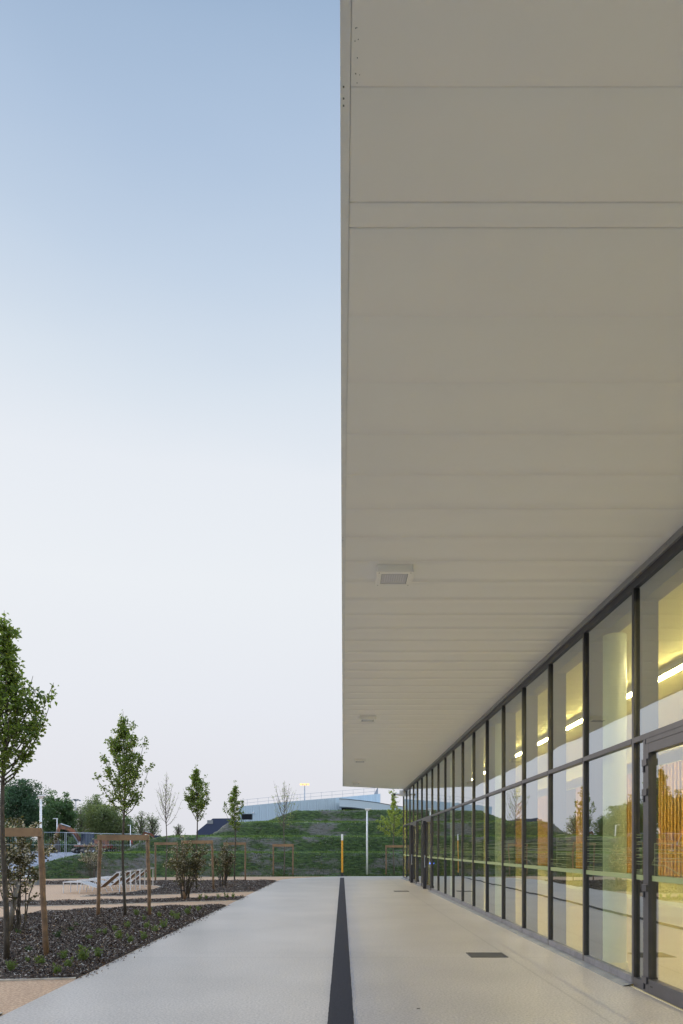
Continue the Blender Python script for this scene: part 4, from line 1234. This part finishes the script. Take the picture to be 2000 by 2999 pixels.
# ------------------------------------------------------------------ excavators and site fence
def excavator(loc, s, paint, label, flip=1, rz=0.0):
    e = empty('excavator', loc); tag(e, label, 'excavator')
    T_ = lambda v: (v[0] * flip, v[1], v[2])
    for yy in (-.95, .95):
        b = MB(); pts = []
        for k in range(20):
            a = 2 * math.pi * k / 20; pts.append(((1.35 + .35 * 1) * math.copysign(abs(math.cos(a)) ** .5, math.cos(a)), .42 + .40 * math.sin(a)))
        n = 20; vs = [(p[0], yy - .28, p[1]) for p in pts] + [(p[0], yy + .28, p[1]) for p in pts]
        b.add(vs, [tuple(range(n)), tuple(reversed(range(n, 2 * n)))] + [(i, n + i, n + (i + 1) % n, (i + 1) % n) for i in range(n)])
        tk = b.build('track', M['blackmetal'], e)
        b = MB()
        for x in (-1.2, -.6, 0, .6, 1.2): b.tube([(x, yy - .31, .36), (x, yy + .31, .36)], .16, 10)
        b.build('roller', M['galv'], tk)
    b = MB(); b.tube([(0, 0, .6), (0, 0, .95)], .7, 16); b.box(-1.1, 1.1, -.7, .7, .35, .6); b.build('undercarriage', M['blackmetal'], e)
    b = MB(); b.box(-1.3, 2.3, -1.2, 1.2, .95, 1.25); b.box(.1, 2.3, -1.2, 1.2, 1.25, 2.05); b.build('body', paint, e, bevel=.08)
    b = MB(); b.box(2.301, 2.75, -1.2, 1.2, 1.1, 2.1); b.build('counterweight', paint, e, bevel=.15)
    b = MB(); b.box(-1.25, .05, -1.2, -.35, 1.26, 2.85); cb_ = b.build('cab', M['cab'], e, bevel=.06)
    b = MB()
    for (x, y) in ((-1.25, -1.2), (.05, -1.2), (-1.25, -.35), (.05, -.35)): b.bar((x, y, 1.26), (x, y, 2.88), .09)
    b.box(-1.3, .1, -1.25, -.3, 2.86, 2.95); b.build('cab_frame', M['darkblue'], cb_)
    b = MB()
    pts = [(-1.0, .1, 1.6), (-2.0, .1, 2.9), (-2.9, .1, 3.35), (-4.4, .1, 3.6)]
    for a, c, wv in zip(pts[:-1], pts[1:], (.55, .6, .45)): b.bar(a, c, .32, wv)
    b.build('boom', paint, e, bevel=.03)
    b = MB(); b.bar((-4.2, .1, 3.95), (-4.95, .1, 2.0), .26, .38); b.build('stick', paint, e, bevel=.03)
    b = MB(); b.tube([(-2.7, .1, 3.65), (-4.1, .1, 4.0)], .09, 8); b.tube([(-1.2, .1, 1.3), (-2.3, .1, 2.75)], .09, 8); b.build('hydraulic_ram', M['galv'], e)
    b = MB(); b.add([(-4.8, -.4, 2.0), (-5.2, -.4, 1.5), (-5.5, -.4, .6), (-5.1, -.4, .15), (-4.5, -.4, .3), (-4.55, -.4, 1.4),
                     (-4.8, .6, 2.0), (-5.2, .6, 1.5), (-5.5, .6, .6), (-5.1, .6, .15), (-4.5, .6, .3), (-4.55, .6, 1.4)],
                    [(0, 1, 2, 3, 4, 5), (11, 10, 9, 8, 7, 6)] + [(i, 6 + i, 6 + (i + 1) % 6, (i + 1) % 6) for i in range(6)])
    b.build('bucket', M['blackmetal'], e)
    b = MB(); b.box(-1.33, -1.28, -.2, .35, 1.3, 1.75); b.build('panel', M['white'], e)
    e.scale = (s * flip, s, s); e.rotation_euler = (0, 0, rz); return e
excavator((hx(256, 64), 64, 1.13), .68, M['orange'], 'rusty orange excavator with dark blue cab on the gravel bank', rz=1.02)
excavator((hx(330, 95), 95, 1.15), .55, M['red'], 'small red excavator half hidden behind the grassy slope', -1, .5)
excavator((hx(470, 90), 90, 1.9), .50, M['orange'], 'far brown digger behind the top of the low mound')

# temporary mesh fence
fe = empty('site_fence', (hx(190, 50), 50, 0)); tag(fe, 'galvanised temporary mesh fence in front of the gravel bank', 'fence')
ox = hx(190, 50)
spans = [(-22.5, 52.0), (-20.3 - .0, 50.3), (-17.6, 52.5), (-15.4, 56.0)]
def gz(x, y): return float(terrain_h(np.array([x]), np.array([y]))[0])
for k, (x, y) in enumerate([(-27, 48.5), (-23.6, 49.3), (-20.3, 50.0), (-18.9, 53.4), (-16.6, 56.0)]):
    z0 = max(gz(x, y), .0); b = MB(); b.tube([(x - ox, y - 50, z0), (x - ox, y - 50, 2.82)], .028, 8)
    b.tube([(x - ox + .10, y - 50, z0), (x - ox + .10, y - 50, 2.82)], .020, 8); b.build('post', M['galv'], fe)
pp = [(-27, 48.5), (-23.6, 49.3), (-20.3, 50.0), (-18.9, 53.4), (-16.6, 56.0)]
for (xa, ya), (xb, yb) in zip(pp[:-1], pp[1:]):
    b = MB()
    for z in (2.80, 1.9, 1.1): b.tube([(xa - ox, ya - 50, z), (xb - ox, yb - 50, z)], .022 if z > 2 else .012, 6)
    for k in range(1, 22):
        f = k / 22; b.bar((xa + (xb - xa) * f - ox, ya + (yb - ya) * f - 50, .9), (xa + (xb - xa) * f - ox, ya + (yb - ya) * f - 50, 2.8), .006)
    b.build('mesh_panel', M['galv'], fe)

# ------------------------------------------------------------------ background trees
def big_tree(px, top_py, wpx, Y, kind_, seed, label, nl=6500, base_py=2478, bare=False, shape='round', ls=.30):
    g = np.random.default_rng(seed); r = random.Random(seed)
    X = hx(px, Y); H = hz(top_py, Y); half = wpx * Y / 4000
    e = empty('tree', (X, Y, .9)); tag(e, label, 'tree', 'large trees beyond the gravel bank')
    H -= .9; t = MB()
    t.tube([(0, 0, -.9), (.1, 0, H * .3), (0, 0, H * .7), (0, 0, H * .95)], [.28, .22, .12, .03], 8)
    ends = []
    nlimb = 26 if shape == 'tall' else 34
    for k in range(nlimb):
        u = (k + .5) / nlimb
        z0 = H * (.10 + .6 * u); az = k * 2.4 + r.uniform(-.3, .3)
        if shape == 'tall': rad = half * (.95 * math.sin(math.pi * min(1, .15 + u * .8)) ** .6); rise = H * .16
        else: rad = half * (math.sin(math.pi * min(.97, .18 + u * .72)) ** .7); rise = H * .24
        rad *= r.uniform(.55, 1.08)
        p0 = Vector((0, 0, z0)); p2 = p0 + Vector((math.cos(az) * rad, math.sin(az) * rad, rise * r.uniform(.5, 1.2)))
        if p2.z > H: p2.z = H * r.uniform(.93, 1.0)
        pm_ = p0.lerp(p2, .5) + Vector((0, 0, -.1 + r.uniform(0, .4)))
        t.tube([p0, pm_, p2], [.10, .06, .015], 5, cap=False)
        for q in (.35, .55, .75, .9, 1.0):
            a = (p0.lerp(pm_, q * 2) if q < .5 else pm_.lerp(p2, q * 2 - 1)); c = a + Vector((r.gauss(0, .5), r.gauss(0, .5), r.gauss(.35, .45))) * half * .28
            t.tube([a, c], [.03, .01], 4, cap=False); ends.append((c, q))
            if bare:
                for _ in range(4):
                    c2 = c + Vector((r.gauss(0, .5), r.gauss(0, .5), r.gauss(.5, .3))) * half * .25
                    t.tube([c, c2], [.015, .005], 3, cap=False)
    ends.append((Vector((0, 0, H * .97)), 1)); ends.append((Vector((0, 0, H * .88)), 1))
    t.build('trunk', M['bark'] if not bare else M['barkgrey'], e)
    ii = g.integers(0, len(ends), nl); E = np.array([tuple(v[0]) for v in ends]); csz = g.uniform(.10, .22, len(ends)) * half
    P = E[ii] + g.normal(size=(nl, 3)) * csz[ii][:, None] * np.array([1, 1, .9])
    P[:, 2] = np.clip(P[:, 2], H * .06, H * 1.01)
    leaves('crown', P, ls, LEAF[kind_], e, seed=seed, droop=.1, aspect=.8)
    return e
big_tree(62, 2287, 135, 88, 'distant_dark', 31, 'tallest dark green tree behind the left street lamp', nl=17000, ls=.24)
big_tree(25, 2425, 120, 80, 'distant_dark', 32, 'low rounded dark tree at the far left behind the shrub', nl=7000, ls=.24)
big_tree(152, 2318, 70, 96, 'distant_mid', 33, 'upright poplar like tree just right of the left street lamp', nl=12000, shape='tall', ls=.24)
big_tree(194, 2322, 56, 98, 'distant_mid', 34, 'narrow green poplar like tree above the excavator arm', nl=12000, shape='tall', ls=.24)
big_tree(236, 2356, 52, 105, 'distant_pale', 35, 'loose light tree with visible branches behind the excavator', nl=1900, bare=True, ls=.22)
big_tree(278, 2330, 74, 108, 'distant_pale', 36, 'pale feathery willow left of the nearer young pear tree', nl=12000, ls=.20)
big_tree(312, 2362, 122, 98, 'distant_olive', 37, 'broad olive green willow behind the young pear tree', nl=18000, ls=.22)
big_tree(372, 2392, 50, 100, 'distant_mid', 38, 'small round tree right of the broad olive willow', nl=3500, ls=.22)
big_tree(413, 2375, 46, 110, 'distant_pale', 39, 'thin nearly bare tree left of the bare young tree', nl=1300, bare=True, ls=.18)
big_tree(445, 2380, 52, 112, 'distant_pale', 40, 'thin nearly bare tree with spreading crown above the low mound', nl=1500, bare=True, ls=.18)
big_tree(522, 2408, 34, 115, 'distant_pale', 41, 'small sparse distant tree between the bare and the leafy young trees', nl=500, bare=True, ls=.16)
# hedge bushes along the horizon
for i, (px, top, wd_) in enumerate(((215, 2440, 120), (300, 2440, 140), (400, 2448, 110), (470, 2452, 90), (90, 2430, 120))):
    Y = 92 + 3 * i; g = np.random.default_rng(80 + i); n = 3600; half = wd_ * Y / 4000; H = hz(top, Y) - 1.0
    P = np.stack([g.uniform(-half, half, n), g.normal(0, 1.0, n), np.zeros(n)], 1)
    hm_ = H * (.72 + .28 * np.sin(P[:, 0] * 1.1 + i) * np.cos(P[:, 0] * .47))
    P[:, 2] = hm_ * np.sqrt(g.random(n))
    e = empty('bush', (hx(px, Y), Y, 1.0))
    st_ = MB()
    for k in range(9):
        xx = -half + 2 * half * (k + .5) / 9; st_.tube([(xx, 0, -1), (xx + .3, 0, H * .6)], [.06, .02], 5)
    st_.build('stem', M['bark'], e)
    leaves('foliage', P, .26, LEAF[['distant_mid', 'distant_olive', 'distant_olive', 'distant_dark', 'distant_dark'][i]], e, seed=90 + i, aspect=.8)
    tag(e, ['dense green bush behind the excavator cab', 'long olive bush below the broad willow', 'low olive bush below the nearly bare trees',
            'dark low bush on the skyline of the low mound', 'dark bush behind the left street lamp pole'][i], 'bush', 'bushes along the gravel bank')
